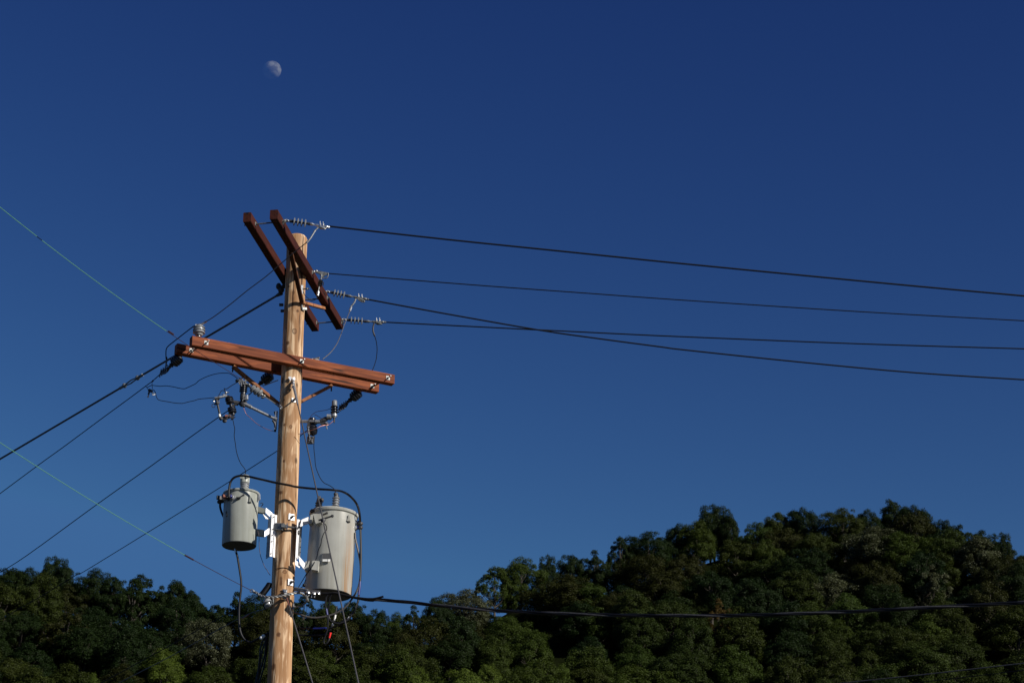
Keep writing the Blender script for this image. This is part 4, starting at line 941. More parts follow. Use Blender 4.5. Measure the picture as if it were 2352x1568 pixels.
for i in range(3): a = P('c5', 955+20*i, 985, yR-.02); m.cyl(a-Vector((.007, 0, 0)), a+Vector((.007, 0, 0)), .030, 14)
m.build('ribbed_coupling', MT['porcelain'], t)
t = thing('fuse_cutout', 'black fuse cutout seen end on below the right bracket pipe', 'fuse cutout', P('c5', 720, 1100, yR), 'fuse cutouts below the lower crossarm')
yc = yR+.07
u = P('c5', 722, 1010, yc); v = P('c5', 738, 1265, yc-.02)
m = MB(); m.lathe(u, v, [(0, .03), (.06, .046), (.16, .046), (.2, .036), (.25, .05), (.34, .048), (.38, .038), (.46, .038), (.50, .054), (.58, .056), (.61, .046), (.66, .058), (.74, .060), (.78, .048), (.83, .056), (.89, .05), (.95, .03), (1, .016)], 20); m.build('insulator', MT['porcelain_dark'], t)
m = MB(); m.prism([P('c5', a, b, yc-.07) for a, b in ((668, 1040), (690, 1030), (682, 1150), (640, 1140))], (0, .02, 0)); m.cyl(P('c5', 665, 1150, yc-.08), P('c5', 690, 1330, yc-.08), .013, 10); m.beam(P('c5', 700, 1290, yc-.06), P('c5', 695, 1385, yc-.06), .075, .05, up=(0, 1, 0), bev=.012); m.beam(P('c5', 755, 1280, yc-.06), P('c5', 740, 1380, yc-.06), .02, .03, up=(0, 1, 0)); m.build('fuse_tube', MT['dark_steel'], t)
m = MB(); m.prism([P('c5', a, b, yc-.10) for a, b in ((660, 1130), (690, 1135), (668, 1175))], (0, .006, 0)); m.tube([P('c5', 668, 1170, yc-.10), P('c5', 672, 1240, yc-.10)], .005, 5)
for a, b in ((705, 1325), (720, 1350), (735, 1375), (745, 1290), (685, 1335)): m.ball(P('c5', a, b, yc-.09), .008, 6)
m.build('contact', MT['galv'], t)
strand('copper_lead', cr(path('c5', [(695, 1000), (715, 970), (745, 940), (800, 910), (870, 898), (940, 885), (990, 868), (1005, 855)], (yc-.02, yR))), .0036, MT['maroon'], 'dark reddish lead arching from the right cutout to the arrester', 'wire')
strand('copper_lead', cr(path('c5', [(760, 955), (800, 970), (845, 1000), (890, 1020), (930, 1015)], (yc-.02, yR))), .0030, MT['maroon'], 'short reddish lead dipping above the right bracket head', 'wire')
strand('copper_lead', cr(path('c5', [(515, 1243), (570, 1235), (620, 1225), (700, 1195), (790, 1160), (860, 1125), (910, 1112), (960, 1108), (1000, 1085), (1040, 1050)], (yR-.09, yR-.09, yR-.1, yR-.12, yR-.12, yR-.1, yR-.08, yR-.05, yR-.04, yR-.03))), .0034, MT['copper'], 'bare copper lead running from the pole up past the right cutout', 'wire')
m = MB(); m.tube(path('c5', [(938, 1110), (942, 1150), (946, 1172)], (yR-.05, yR-.05)), .007, 6); tag(m.build('hanging_stub', MT['steel']), 'small hanging metal stub below the right bracket head', 'stub')
strand('primary_lead', cr(path('c5', [(752, 1300), (757, 1345), (752, 1420), (756, 1500), (765, 1568), ('f', 725.5, 1072), ('f', 735, 1096), ('f', 744, 1108), ('f', 756, 1114), ('f', 766, 1121), ('f', 771.5, 1131)], (yc-.05, T2Y))), .0045, MT['wire_black'], 'thin black lead dropping from the right fuse cutout to the large transformer', 'wire')

# ================================================================== guy wires on the camera side
ghk = surf(px('c5', 455, 540), .09)
t = thing('down_guy', 'long grey guy wire running from the pole front down past the large transformer', 'guy wire', ghk)
gend = at(px('c7', 860, 1568), 22.0)
g2 = gend+(gend-ghk)*1.0
fac = (ghk.z)/(ghk.z-gend.z); gnd = ghk+(gend-ghk)*fac
m = MB(); m.tube([ghk, ghk.lerp(gend, .3), gend, gnd], .0075, 8); m.build('strand', MT['wire_grey'], t)
m = MB(); m.tube([ghk, ghk.lerp(gend, .09)], [.018, .011], 8); m.build('grip', MT['galv'], t)
m = MB(); q = onl(ghk, gend, 742); w = (gend-ghk).normalized(); m.lathe(q-w*.03, q+w*.03, [(0, .012), (.5, .03), (1, .012)], 8); m.tube([q-Vector((.05, 0, -.0)), q+Vector((.10, 0, .05))], .010, 6); m.ball(q+Vector((.1, 0, .05)), .018, 6); m.build('guy_clip', MT['dark_steel'], t)
t = thing('guy_attachment', 'bright forked guy plate bolted to the pole below the crossarms', 'bracket', surf(px('c5', 430, 430)))
m = MB()
m.prism([surf(px('c5', a, b), .012) for a, b in ((370, 400), (402, 392), (425, 402), (405, 458))], (0, -.006, 0)); m.prism([surf(px('c5', a, b), .012) for a, b in ((436, 405), (470, 398), (478, 430), (455, 470), (440, 462))], (0, -.008, 0)); m.build('plate', MT['galv_plate'], t)
m = MB(); m.tube(cr([surf(px('c5', 450, 450), .02), surf(px('c5', 445, 480), .05), surf(px('c5', 452, 505), .06), ghk]), .014, 6); m.ring(surf(px('c5', 448, 528), .06), (1, 0, .3), .024, .008, 14); m.ball(surf(px('c5', 448, 485), .05), .02, 8); m.ball(surf(px('c5', 440, 545), .06), .016, 6); m.build('thimble', MT['galv'], t)
ghk2 = surf(px('c8', 962, 372), .05); ge = at(px('c8', 1300, 1485), 23.7)
t = thing('down_guy', 'lower grey guy wire leaving the pole beside the neutral clamp and crossing the bottom edge', 'guy wire', ghk2)
fac = ghk2.z/(ghk2.z-ge.z)
m = MB(); m.tube([ghk2, ghk2.lerp(ge, .5), ge, ghk2+(ge-ghk2)*fac], .0075, 8); m.build('strand', MT['wire_grey'], t)
m = MB(); m.tube([ghk2.lerp(ge, .03), ghk2.lerp(ge, .12)], .0095, 8); m.build('grip', MT['copper'], t)
t = thing('guy_attachment', 'small galvanised clamp on the pole at the twisted neutral', 'bracket', surf(px('c8', 940, 330)))
m = MB(); m.beam(surf(px('pc', 590, 268), .01), surf(px('pc', 715, 280), .03), .014, .014); m.beam(surf(px('pc', 665, 290), .03), surf(px('pc', 665, 350), .03), .045, .04, up=(0, 1, 0), bev=.01); m.beam(surf(px('pc', 640, 380), .03), surf(px('pc', 700, 385), .03), .02, .03); m.beam(surf(px('pc', 600, 480), .03), surf(px('pc', 690, 500), .04), .03, .03, bev=.006); m.build('clamp_body', MT['galv'], t)

# ================================================================== transformers
def tank(label, pt, pb_, Y, Rt, Rb, mt, grp):
    a = at(pb_, Y); b = at(pt, Y); t = thing('transformer', label, 'transformer', a, grp)
    m = MB(); H = (b-a).length; e = .012/H
    m.lathe(a, b, [(0, Rb*.985), (e*.5, Rb), (.985, Rt), (1, Rt)], 64); o = m.build('tank', mt, t)
    m = MB(); w_ = (b-a).normalized(); m.lathe(a-w_*.004, a+w_*.001, [(0, Rb*.975), (1, Rb*.98)], 64); m.build('tank_bottom_shade', MT['dark_steel'], t)  # added dark disc: the shade of the underside put into its colour
    m = MB(); m.lathe(a+(b-a)*.972, b+(b-a)*.055, [(0, Rt*1.012), (.12, Rt*1.06), (.42, Rt*1.075), (.52, Rt*1.055), (.62, Rt*.98), (.85, Rt*.6), (1, Rt*.12)], 64); m.build('lid', mt, t)
    return t, a, b
def bushing(t, c, up, s, mt1, mt2, nsh=3, cap=True, H=.20, r=.038):
    m = MB(); m.lathe(c, c+up*H*s, sheds(nsh, r*1.18, r*.80, .0, .98, .42), 20); m.build('bushing', mt1, t)
m_t1 = tank_mat('tank_paint_grey_green', (.43, .45, .41), None)
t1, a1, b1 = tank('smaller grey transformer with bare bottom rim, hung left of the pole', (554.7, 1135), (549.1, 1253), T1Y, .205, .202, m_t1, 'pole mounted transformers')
ax1 = (b1-a1).normalized()
def tsurf(p, a, b, R, Y, ex=0.0):
    q = at(p, Y)
    for _ in range(4):
        ff = max(-.2, min(1.2, (q-a).dot(b-a)/(b-a).length_squared)); c = a+(b-a)*ff; dx = q.x-c.x; r = R+ex
        q = at(p, c.y-math.sqrt(max(r*r-dx*dx, 0.0)))
    return q
S1 = lambda x, y, ex=0.0: tsurf(px('c6', x, y), a1, b1, .204, T1Y, ex)
c0 = P('c6', 822, 350, T1Y)
m = MB(); m.lathe(c0, c0+ax1*.085, [(0, .050), (.1, .054), (.15, .052), (.2, .044), (.3, .044), (.35, .053), (.45, .054), (.5, .044), (.6, .044), (.65, .055), (.75, .056), (.8, .046), (1, .046)], 22); m.build('bushing', MT['porcelain'], t1)
m = MB(); q = c0+ax1*.070; m.lathe(q, q+ax1*.095, [(0, .050), (.05, .056), (.9, .058), (1, .054)], 22); m.cyl(q+Vector((-.03, -.045, .06)), q+Vector((-.033, -.065, .06)), .022, 14); m.cyl(q+Vector((.03, -.045, .06)), q+Vector((.033, -.065, .06)), .016, 12); m.build('bird_guard', MT['polymer'], t1).data.materials[0] = m_t1
m = MB(); m.tube([q+ax1*.09+Vector((-.02, -.02, 0)), q+ax1*.115+Vector((-.01, -.02, 0)), q+ax1*.09+Vector((.02, -.02, 0))], .005, 6); m.build('terminal', MT['dark_steel'], t1)
for i, (x, y, rr) in enumerate(((612, 500, .034), (548, 512, .03), (484, 520, .034))):
    q = S1(x, y); c = a1+ax1*((q-a1).dot(ax1)); nr = (q-c).normalized()
    m = MB(); m.lathe(q-nr*.01, q+nr*.055, [(0, rr*1.15), (.25, rr*1.15), (.3, rr*.8), (.5, rr*.8), (.6, rr*.65), (1, rr*.5)], 16); b = m.build('low_voltage_bushing', MT['porcelain_dark'] if i == 1 else MT['porcelain'], t1)
    m = MB(); m.beam(q+nr*.05, q+nr*.105, .026, .05, bev=.006); m.build('terminal', MT['copper'] if i == 1 else MT['dark_steel'], b)
q = S1(612, 500, .0); m = MB(); m.ball(q+Vector((-.015, -.05, -.004)), .026, 8); m.build('terminal_cover', MT['blue'], t1)
q = S1(400, 560) if False else P('c6', 425, 545, T1Y-.05); m = MB(); m.beam(q+Vector((.08, 0, .01)), q, .03, .04); m.ball(q+Vector((-.0, 0, 0)), .033, 8, (1.1, 1, 1.2)); m.ball(q+Vector((-.03, 0, -.02)), .026, 8); m.build('terminal_block', MT['dark_steel'], t1)
m = MB(); m.tube([S1(700, 512, .01), S1(735, 498, .035), S1(808, 452, .045)], .009, 6); m.ball(S1(805, 455, .045), .014, 6); m.ring(S1(700, 514, .008), (S1(700, 514)-a1).cross(Vector((0, 0, 1))).cross(Vector((0, 0, 1))), .018, .004, 14); m.build('lifting_pin', MT['dark_steel'], t1)
def lug(t, f, xc, y0, y1, w, mt):
    # hanger eye: a narrow plate standing proud of the tank wall
    m = MB(); p = f(xc, y0, .0); q = f(xc, y1, .0); nr = Vector((0, -1, 0)); sd = Vector((1, 0, 0))
    m.prism([p-sd*w*.25, p+sd*w*.25, q+sd*w, q-sd*w], nr*.028); m.build('hanger_lug', mt, t)
    m = MB(); m.beam(q+nr*.01-sd*w*1.1, q+nr*.01+sd*w*1.1, .05, .016, bev=.003); m.build('lug_foot', mt, t)
lug(t1, S1, 925, 485, 580, .013, m_t1)
q = P('c6', 1072, 440, T1Y-.06); m = MB(); m.beam(q+Vector((0, 0, .0)), P('c6', 1080, 530, T1Y-.06), .03, .018, up=(0, 1, 0), bev=.004); m.tube([q, P('c6', 1000, 395, T1Y-.1)], .010, 6); m.ball(P('c6', 1080, 535, T1Y-.07), .014, 6); m.build('band_clamp', MT['galv'], t1)
# capacity number on the shaded flank
def digit5(f, x0, y0, w, h, t, mt, th=9):
    segs = [((x0, y0), (x0+w, y0)), ((x0, y0), (x0, y0+h*.45)), ((x0, y0+h*.45), (x0+w*.75, y0+h*.42)), ((x0+w*.75, y0+h*.42), (x0+w, y0+h*.7)), ((x0+w, y0+h*.7), (x0+w*.75, y0+h)), ((x0+w*.75, y0+h), (x0, y0+h*.97))]
    m = MB()
    for p, q in segs: m.tube([f(p[0], p[1], .001), f(q[0], q[1], .001)], .006, 4)
    m.build('capacity_number', mt, t)
digit5(S1, 502, 745, 20, 82, t1, MT['black_mark'])
# tank 1 hanger lugs and galvanised bracket
def poly(k, pts, Y, th):
    return [P(k, x, y, Y) for x, y in pts], Vector(th)
m = MB(); m.prism([P('c6', 1045, 650, T1Y-.02), P('c6', 1180, 690, T1Y-.05), P('c6', 1175, 768, T1Y-.05), P('c6', 1045, 748, T1Y-.02)], (.0, .06, 0)); m.build('mounting_lug', m_t1, t1)
m = MB(); m.prism([P('c6', 1030, 1046, T1Y-.02), P('c6', 1166, 1064, T1Y-.05), P('c6', 1164, 1168, T1Y-.05), P('c6', 1030, 1150, T1Y-.02)], (.0, .06, 0)); m.build('mounting_lug', m_t1, t1)
m = MB(); m.tube([P('c6', 1115, 655, T1Y-.13), P('c6', 1150, 612, T1Y-.13)], .006, 6); m.tube(cr([P('c6', 1095, 605, T1Y-.1), P('c6', 1125, 593, T1Y-.1), P('c6', 1150, 605, T1Y-.1)]), .004, 5); m.build('bolt', MT['dark_steel'], t1)
t = thing('transformer_bracket', 'bright galvanised bracket holding the small transformer to the left of the pole', 'bracket', P('c6', 1320, 1540, Y0-.1), 'galvanised transformer brackets')
# faces turned towards the sun: right edge of every plate lies deeper than its left edge
def pl(t, k, pts, ys, th, mt='galv_plate', name='plate'):
    m = MB(); m.prism([P(k, x, y, Y) for (x, y), Y in zip(pts, ys)], th); m.build(name, MT[mt], t)
zb = Y0-.02
pl(t, 'c6', [(1200, 680), (1310, 768), (1302, 862), (1196, 765)], (zb-.15, zb-.10, zb-.10, zb-.15), (-.004, .006, 0))
pl(t, 'c6', [(1148, 785), (1232, 818), (1262, 878), (1195, 868)], (zb-.14, zb-.09, zb-.09, zb-.13), (-.004, .006, 0))
pl(t, 'c6', [(1176, 1088), (1292, 1008), (1287, 1112), (1172, 1184)], (zb-.15, zb-.10, zb-.10, zb-.15), (-.004, .006, 0))
pl(t, 'c6', [(1302, 772), (1362, 800), (1318, 1532), (1264, 1525)], (zb-.13, zb-.09, zb-.09, zb-.13), (-.004, .006, 0), name='channel')
pl(t, 'c6', [(1364, 800), (1400, 806), (1352, 1552), (1320, 1536)], (zb-.105, zb-.075, zb-.075, zb-.105), (-.004, .006, 0), name='channel_flange')
pl(t, 'c6', [(1238, 870), (1300, 860), (1262, 1530), (1195, 1568)], (zb+.02, zb-.12, zb-.12, zb+.02), (.004, .006, 0), 'galv', 'channel_side')
m = MB()
for x, y in ((1333, 838), (1320, 1050), (1312, 1155), (1303, 1265), (1288, 1478)): m.ball(P('c6', x, y, zb-.125), .008, 6)
for x, y in ((1228, 1195), (1222, 1300), (1208, 1515)): m.ball(P('c6', x, y, zb-.0), .008, 6)
m.build('rivets', MT['dark_steel'], t)
# strap around the pole between the brackets
t = thing('pole_strap', 'bolted steel strap across the pole front between the two transformer brackets', 'strap', surf(px('c7', 120, 525)))
m = MB(); a = surf(px('c7', 48, 528), .02); b = surf(px('c7', 150, 532), .03); m.beam(a, b, .05, .085, bev=.008); m.beam(surf(px('c7', 120, 520), .05), surf(px('c7', 195, 530), .05), .03, .045, bev=.008); m.build('buckle', MT['steel'], t)
m = MB(); m.tube([surf(px('c7', 180, 525), .05), surf(px('c7', 240, 536), .05), surf(px('c7', 305, 548), .05)], .014, 8); m.build('rod', MT['dark_steel'], t)
m = MB(); m.prism([surf(px('c7', 182, 495), .05), surf(px('c7', 192, 485), .06), surf(px('c7', 192, 555), .06), surf(px('c7', 182, 560), .05)], (.004, -.01, 0)); m.build('washer', MT['galv_plate'], t)
m = MB(); m.ball(P('c7', 318, 600, zb-.1), .028, 8, (.8, .8, 1.2)); m.tube([P('c7', 285, 540, zb-.1), P('c7', 325, 560, zb-.1)], .03, 8); m.build('nut', MT['dark_steel'], t)

m_t2 = tank_mat('tank_paint_light_grey', (.52, .52, .475), (.165, .95))
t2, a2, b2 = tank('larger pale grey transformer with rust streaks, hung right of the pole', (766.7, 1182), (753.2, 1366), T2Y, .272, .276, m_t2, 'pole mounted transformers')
ax2 = (b2-a2).normalized()
S2 = lambda x, y, ex=0.0: tsurf(px('c7', x, y), a2, b2, .275, T2Y, ex)
c0 = P('c7', 765, 295, T2Y); m = MB(); m.lathe(c0, c0+ax2*.125, sheds(4, .047, .030, 0, 1, .36), 20); m.build('bushing', MT['porcelain'], t2)
m = MB(); q = c0+ax2*.12; m.lathe(q, q+ax2*.055, [(0, .028), (.3, .03), (1, .016)], 12); m.ball(q+ax2*.04+Vector((-.012, -.01, 0)), .022, 8); m.build('terminal', MT['dark_steel'], t2)
c0 = P('c7', 562, 320, T2Y-.05); m = MB(); m.lathe(c0, c0+ax2*.085, sheds(3, .045, .032, 0, 1, .38), 20); m.build('bushing', MT['porcelain_dark'], t2)
m = MB(); q = c0+ax2*.08; m.lathe(q, q+ax2*.08, [(0, .034), (.5, .03), (1, .016)], 12); m.ball(P('c7', 600, 205, T2Y-.08), .022, 8); m.ball(P('c7', 612, 215, T2Y-.08), .022, 8, (.7, 1, 1.3)); m.tube([q+ax2*.05, P('c7', 600, 205, T2Y-.08)], .012, 6); m.build('terminal', MT['dark_steel'], t2)
m = MB(); m.tube([P('c7', 470, 352, T2Y-.16), P('c7', 520, 328, T2Y-.18), P('c7', 560, 322, T2Y-.2)], .020, 8); m.ball(P('c7', 487, 340, T2Y-.17), .024, 8); m.ball(P('c7', 525, 322, T2Y-.18), .022, 8); m.build('lid_clamp', MT['dark_steel'], t2)
lug(t2, S2, 924, 395, 465, .018, m_t2)
m = MB(); m.tube([S2(620, 385, .01), S2(645, 375, .05), S2(663, 366, .06)], .011, 6); m.ball(S2(662, 367, .06), .015, 6); m.build('lifting_pin', MT['dark_steel'], t2)
m = MB(); ns = S2(660, 890); m.prism([S2(618, 845, .03), S2(712, 842, .03), S2(708, 940, .03), S2(612, 942, .03)], (0, .006, 0)); pt_ = m.build('name_plate', MT['plate'], t2)
m = MB(); m.prism([S2(612, 914, .034), S2(670, 914, .034), S2(668, 941, .034), S2(611, 941, .034)], (0, .002, 0)); m.prism([S2(676, 914, .034), S2(704, 914, .034), S2(702, 941, .034), S2(674, 941, .034)], (0, .002, 0)); m.build('plate_sticker', MT['white'], pt_)
m = MB(); m.prism([S2(600, 848, .0), S2(618, 845, .03), S2(612, 942, .03), S2(596, 945, .0)], (.002, .004, 0)); m.build('plate_holder', m_t2, pt_)
for pts in ([(470, 385), (500, 380), (480, 492), (446, 490)], [(497, 372), (604, 376), (603, 468), (530, 492)], [(408, 940), (455, 938), (432, 1046), (398, 1040)], [(490, 930), (570, 935), (556, 1050), (480, 1035)]):
    dz = -.05 if pts[0][0] < 489 else -.085
    m = MB(); f = [S2(x, y, .0) for x, y in pts]; yy = min(p.y for p in f)+dz
    m.prism([P('c7', x, y, yy) for x, y in pts], (.0, .10, 0)); m.build('mounting_lug', m_t2, t2)
for (x, y), c in (((1018, 480), 'blue'), ((1016, 545), 'blue')):
    m = MB(); q = P('c7', x-10, y, T2Y-.05); m.lathe(q-Vector((.03, 0, 0)), q+Vector((.02, 0, 0)), [(0, .03), (.6, .03), (1, .02)], 12); b = m.build('low_voltage_bushing', MT['porcelain'], t2)
    m = MB(); m.ball(q+Vector((.03, -.01, 0)), .022, 8); m.build('terminal_cover', MT[c], b)
m = MB(); m.tube([P('c7', 1020, 510, T2Y-.06), P('c7', 1062, 500, T2Y-.07)], .018, 8); m.ball(P('c7', 1062, 492, T2Y-.07), .032, 8, (1, .8, .9)); m.ball(P('c7', 1064, 540, T2Y-.07), .028, 8); m.build('terminal_block', MT['dark_steel'], t2)
t = thing('transformer_bracket', 'bright galvanised bracket holding the large transformer to the right of the pole', 'bracket', P('c7', 320, 960, Y0), 'galvanised transformer brackets')
pl(t, 'c7', [(365, 442), (452, 408), (450, 492), (345, 527)], (zb-.14, zb-.04, zb-.04, zb-.14), (-.004, .006, 0))
pl(t, 'c7', [(312, 438), (345, 446), (318, 905), (284, 962)], (zb-.13, zb-.09, zb-.09, zb-.13), (-.004, .006, 0), name='channel')
pl(t, 'c7', [(346, 446), (372, 458), (346, 905), (320, 900)], (zb-.10, zb-.02, zb-.02, zb-.10), (-.004, .006, 0), 'galv', 'channel_flange')
pl(t, 'c7', [(322, 868), (402, 962), (396, 1042), (342, 972)], (zb-.14, zb-.06, zb-.06, zb-.14), (-.004, .006, 0))
pl(t, 'c7', [(286, 928), (346, 962), (338, 1020), (284, 980)], (zb-.15, zb-.11, zb-.11, zb-.15), (-.004, .006, 0))
m = MB()
for x, y in ((338, 698), (341, 770), (345, 625), (340, 830)): m.ball(P('c7', x+6, y, zb-.07), .008, 6)
m.build('rivets', MT['dark_steel'], t)

# ================================================================== heavy secondary cables
gc = 'heavy black secondary cables around the transformers'
def cable(k, pts, ys, r, lab, mt='wire_cover', g=gc, name='cable'):
    return strand(name, cr(path(k, pts, ys), 5), r, MT[mt], lab, 'cable', g, 8)
cable('c6', [(552, 500), (550, 420), (556, 330), (582, 220), (640, 150), (740, 118), (850, 123), (1000, 155), (1200, 200), (1350, 235), (1614, 285), ('c7', 300, 55), ('c7', 520, 78), ('c7', 770, 95), ('c7', 880, 125), ('c7', 960, 185), ('c7', 1020, 265), ('c7', 1050, 365), ('c7', 1060, 490)],
      [T1Y-.24]*4+[T1Y-.25]*3+[Y0-.27]*4+[Y0-.26]*3+[T2Y-.2]*2+[T2Y-.12]*2+[T2Y-.07], .0135, 'heavy black cable arching over the pole from one transformer to the other')
cable('c6', [(400, 580), (395, 650), (410, 720), (440, 800), (470, 860)], (T1Y-.05, T1Y+.05), .013, 'short heavy black cable curving down the left side of the small transformer')
cable('c6', [(660, 1400), (672, 1440), (690, 1500), (705, 1568), ('c8', 375, 80), ('c8', 388, 180), ('c8', 388, 280), ('c8', 372, 420), ('c8', 362, 600), ('c8', 368, 760), ('c8', 395, 870), ('c8', 445, 940), ('c8', 510, 966), ('c8', 560, 945), ('c8', 640, 900), ('c8', 700, 868), ('c8', 740, 845)], (T1Y, Y0+.1), .0125, 'heavy black cable hanging from the bottom of the small transformer and looping to the pole')
m = MB(); m.cyl(P('c6', 657, 1395, T1Y), P('c6', 676, 1462, T1Y), .0135, 10); tag(m.build('cable_gland', MT['aluminium']), 'bright gland where the cable leaves the bottom of the small transformer', 'cable gland')
m = MB(); m.ball(P('c8', 648, 908, Y0), .022, 8); m.ball(P('c8', 672, 886, Y0), .022, 8); tag(m.build('cable_end_caps', MT['white']), 'pair of small white caps at the pole left of the bottom edge', 'cap')
cable('c7', [(1062, 540), (1066, 700), (1068, 850), (1066, 1000), (1062, 1120), (1052, 1260), (1040, 1360), ('c8', 1878, 450), ('c8', 1835, 560), ('c8', 1760, 655), ('c8', 1690, 700), ('c8', 1620, 718), ('c8', 1555, 705), ('c8', 1515, 660), ('c8', 1495, 600)], (T2Y-.07, T2Y-.12), .0125, 'outer heavy black cable hanging from the right side of the large transformer')
cable('c7', [(998, 600), (1000, 660), (1018, 740), (1040, 840), (1058, 940), (1064, 1040), (1058, 1150), (1035, 1255), (1000, 1330), (975, 1360), ('c8', 1800, 415), ('c8', 1740, 495), ('c8', 1660, 560), ('c8', 1520, 622), ('c8', 1350, 652), ('c8', 1230, 640), ('c8', 1130, 605), ('c8', 1040, 575)], (T2Y-.08, Y0+.12), .0115, 'inner grey black cable curving from the large transformer back to the pole', 'wire_grey')
m = MB(); m.tube(cr(path('c7', [(1058, 1180), (1052, 1260), (1040, 1340)], (T2Y-.10, T2Y-.105))), .0132, 8); tag(m.build('cable_marker', MT['blue']), 'blue tape on the outer cable beside the large transformer', 'marker')
# service bundle under the large transformer
gu = 'tangle of black service cables under the large transformer'
yS = Y0-.1
cable('tc', [(560, 180), (520, 250), (505, 380), (515, 480), (540, 600), (552, 720), (545, 860), (520, 960), (490, 1040), (470, 1110), (480, 1160), (520, 1160), (560, 1110), (580, 1050), (600, 960)], (yS-.15, yS-.1), .009, 'thin black loop hanging lowest under the large transformer', g=gu)
cable('tc', [(620, 190), (590, 250), (575, 350), (560, 450), (552, 560), (570, 660), (620, 720), (700, 752), (780, 755), (880, 725), (950, 680), (1030, 580), (1090, 460), (1140, 330)], (yS-.15, yS), .009, 'black cable swinging right in a wide loop below the large transformer', g=gu)
cable('tc', [(725, 420), (712, 500), (690, 600), (670, 690), (645, 770), (610, 860), (560, 920), (500, 975), (420, 998), (300, 1000), (150, 1000), (-60, 985)], (T2Y, Y0+.1), .0105, 'straight black lead from the tank bottom bending left to the pole', g=gu)
cable('tc', [(900, 730), (800, 780), (700, 820), (620, 850), (540, 860), (400, 862), (250, 865), (100, 858), (-60, 850)], (yS, Y0+.1), .009, 'black lead running level to the pole under the large transformer, partly blue', g=gu)
m = MB(); m.tube(path('tc', [(260, 864), (400, 861), (515, 852)], (Y0-.02, Y0-.07)), .0115, 8); tag(m.build('cable_marker', MT['blue']), 'dark blue sleeve on the level lead right of the pole', 'marker')
m = MB(); m.tube(path('tc', [(520, 470), (540, 590)], (yS-.14, yS-.14)), .0105, 8); tag(m.build('cable_marker', MT['blue']), 'blue tape on the thin loop under the large transformer', 'marker')
m = MB(); m.tube(path('tc', [(603, 942), (578, 1050)], (yS-.11, yS-.11)), [.013, .009], 8); tag(m.build('cable_marker', MT['red']), 'bright red tape near the bottom of the cable tangle', 'marker')
m = MB(); m.tube(path('tc', [(700, 590), (680, 700)], (T2Y-.05, T2Y-.05)), .0108, 8); m.tube(path('tc', [(655, 745), (640, 805)], (T2Y-.05, T2Y-.05)), .0108, 8); tag(m.build('cable_marker', MT['white']), 'white tape bands on the straight lead under the large transformer', 'marker')
m = MB(); m.tube(path('tc', [(975, 630), (955, 670)], (yS-.03, yS-.03)), .012, 8); tag(m.build('cable_marker', MT['white']), 'white tape band on the wide cable loop', 'marker')
# twisted service cable to the right
yq = Y0-.22
def helix(pts, R, r, turns, ph, name, mt, parent):
    pts = cr(pts, 10); N_ = len(pts); out = []; L = [0]
    for a, b in zip(pts, pts[1:]): L.append(L[-1]+(b-a).length)
    for i, p in enumerate(pts):
        a = ph+2*math.pi*turns*L[i]/L[-1]; tdir = (pts[min(i+1, N_-1)]-pts[max(i-1, 0)]).normalized(); u = tdir.cross(Vector((0, 0, 1))).normalized(); v = tdir.cross(u)
        out.append(p+u*R*math.cos(a)+v*R*math.sin(a))
    m = MB(); m.tube(out, r, 7); return m.build(name, mt, parent)
main = path('f', [(838, 1375.5), (905, 1379), (990, 1388), (1070, 1396), (1150, 1402), (1300, 1409), (1500, 1413), (1720, 1412), (1900, 1406), (2050, 1399), (2200, 1391), (2352, 1383), (2500, 1372)], (yq, 22.0))
main = ext(main, 14)
t = thing('service_cable', 'thick twisted black service cable sagging from the pole to the right edge', 'cable', main[0])
for i in range(3): helix(main, .0105, .0110, 17, i*2.1, 'insulated_strand' if i else 'bare_messenger', MT['wire_cover'] if i else MT['dark_steel'], t)
cable('c8', [(1395, 335), (1480, 348), (1560, 335), (1640, 350), (1740, 372), (1840, 392), (1940, 405), (2040, 412), (2120, 402), (2205, 380)], (yq-.03, yq-.06), .0125, 'short black cable tail curling up at its cut end above the service cable', g=None)
cable('c8', [(1410, 348), (1520, 342), (1600, 345), (1720, 372), (1860, 400), (1990, 425), (2080, 432)], (yq, yq-.01), .015, 'thick black sheath where the service cable starts under the large transformer', g=None)
line('f', [(1500, 1607), (1720, 1590), (1941, 1567), (2150, 1545), (2352, 1522), (2500, 1505)], (24.5, 21.5), .0060, 'wire_grey', 'thin grey wire crossing the bottom right corner', 'line_wire', None, 10)
line('f', [(1700, 1607), (2000, 1578), (2200, 1556), (2352, 1538), (2500, 1520)], (24.8, 21.9), .0040, 'wire_black', 'faint black wire just below the grey one in the bottom right corner', 'line_wire', None, 10)
# neutral: bare twisted strand across the pole
yN = Y0-.20
npts = path('c8', [(545, 318), (590, 338), (650, 373), (720, 386), (790, 388), (860, 382), (930, 368), (1010, 350), (1090, 336), (1150, 340), (1190, 362)], [Y0-.12, Y0-.14, Y0-.17, Y0-.2, Y0-.21, Y0-.21, Y0-.21, Y0-.2, Y0-.18, Y0-.15, Y0-.12])
t = thing('neutral_strand', 'bare twisted aluminium neutral wrapped across the pole front', 'wire', npts[0])
for i in range(3): helix(npts, .009, .0065, 5, i*2.1, 'strand', MT['wire_bare'], t)
m = MB(); m.ring(npts[0]+Vector((-.02, 0, .01)), (0, 1, 0), .018, .006, 12); m.lathe(npts[0], npts[1], [(0, .012), (.2, .019), (.4, .012), (.6, .018), (1, .012)], 8); m.build('thimble', MT['steel'], t)
t = thing('neutral_clamp', 'row of bolted bell shaped clamps beside the bottom of the large transformer', 'clamp', P('c8', 1080, 290, Y0-.15))
yk = Y0-.24
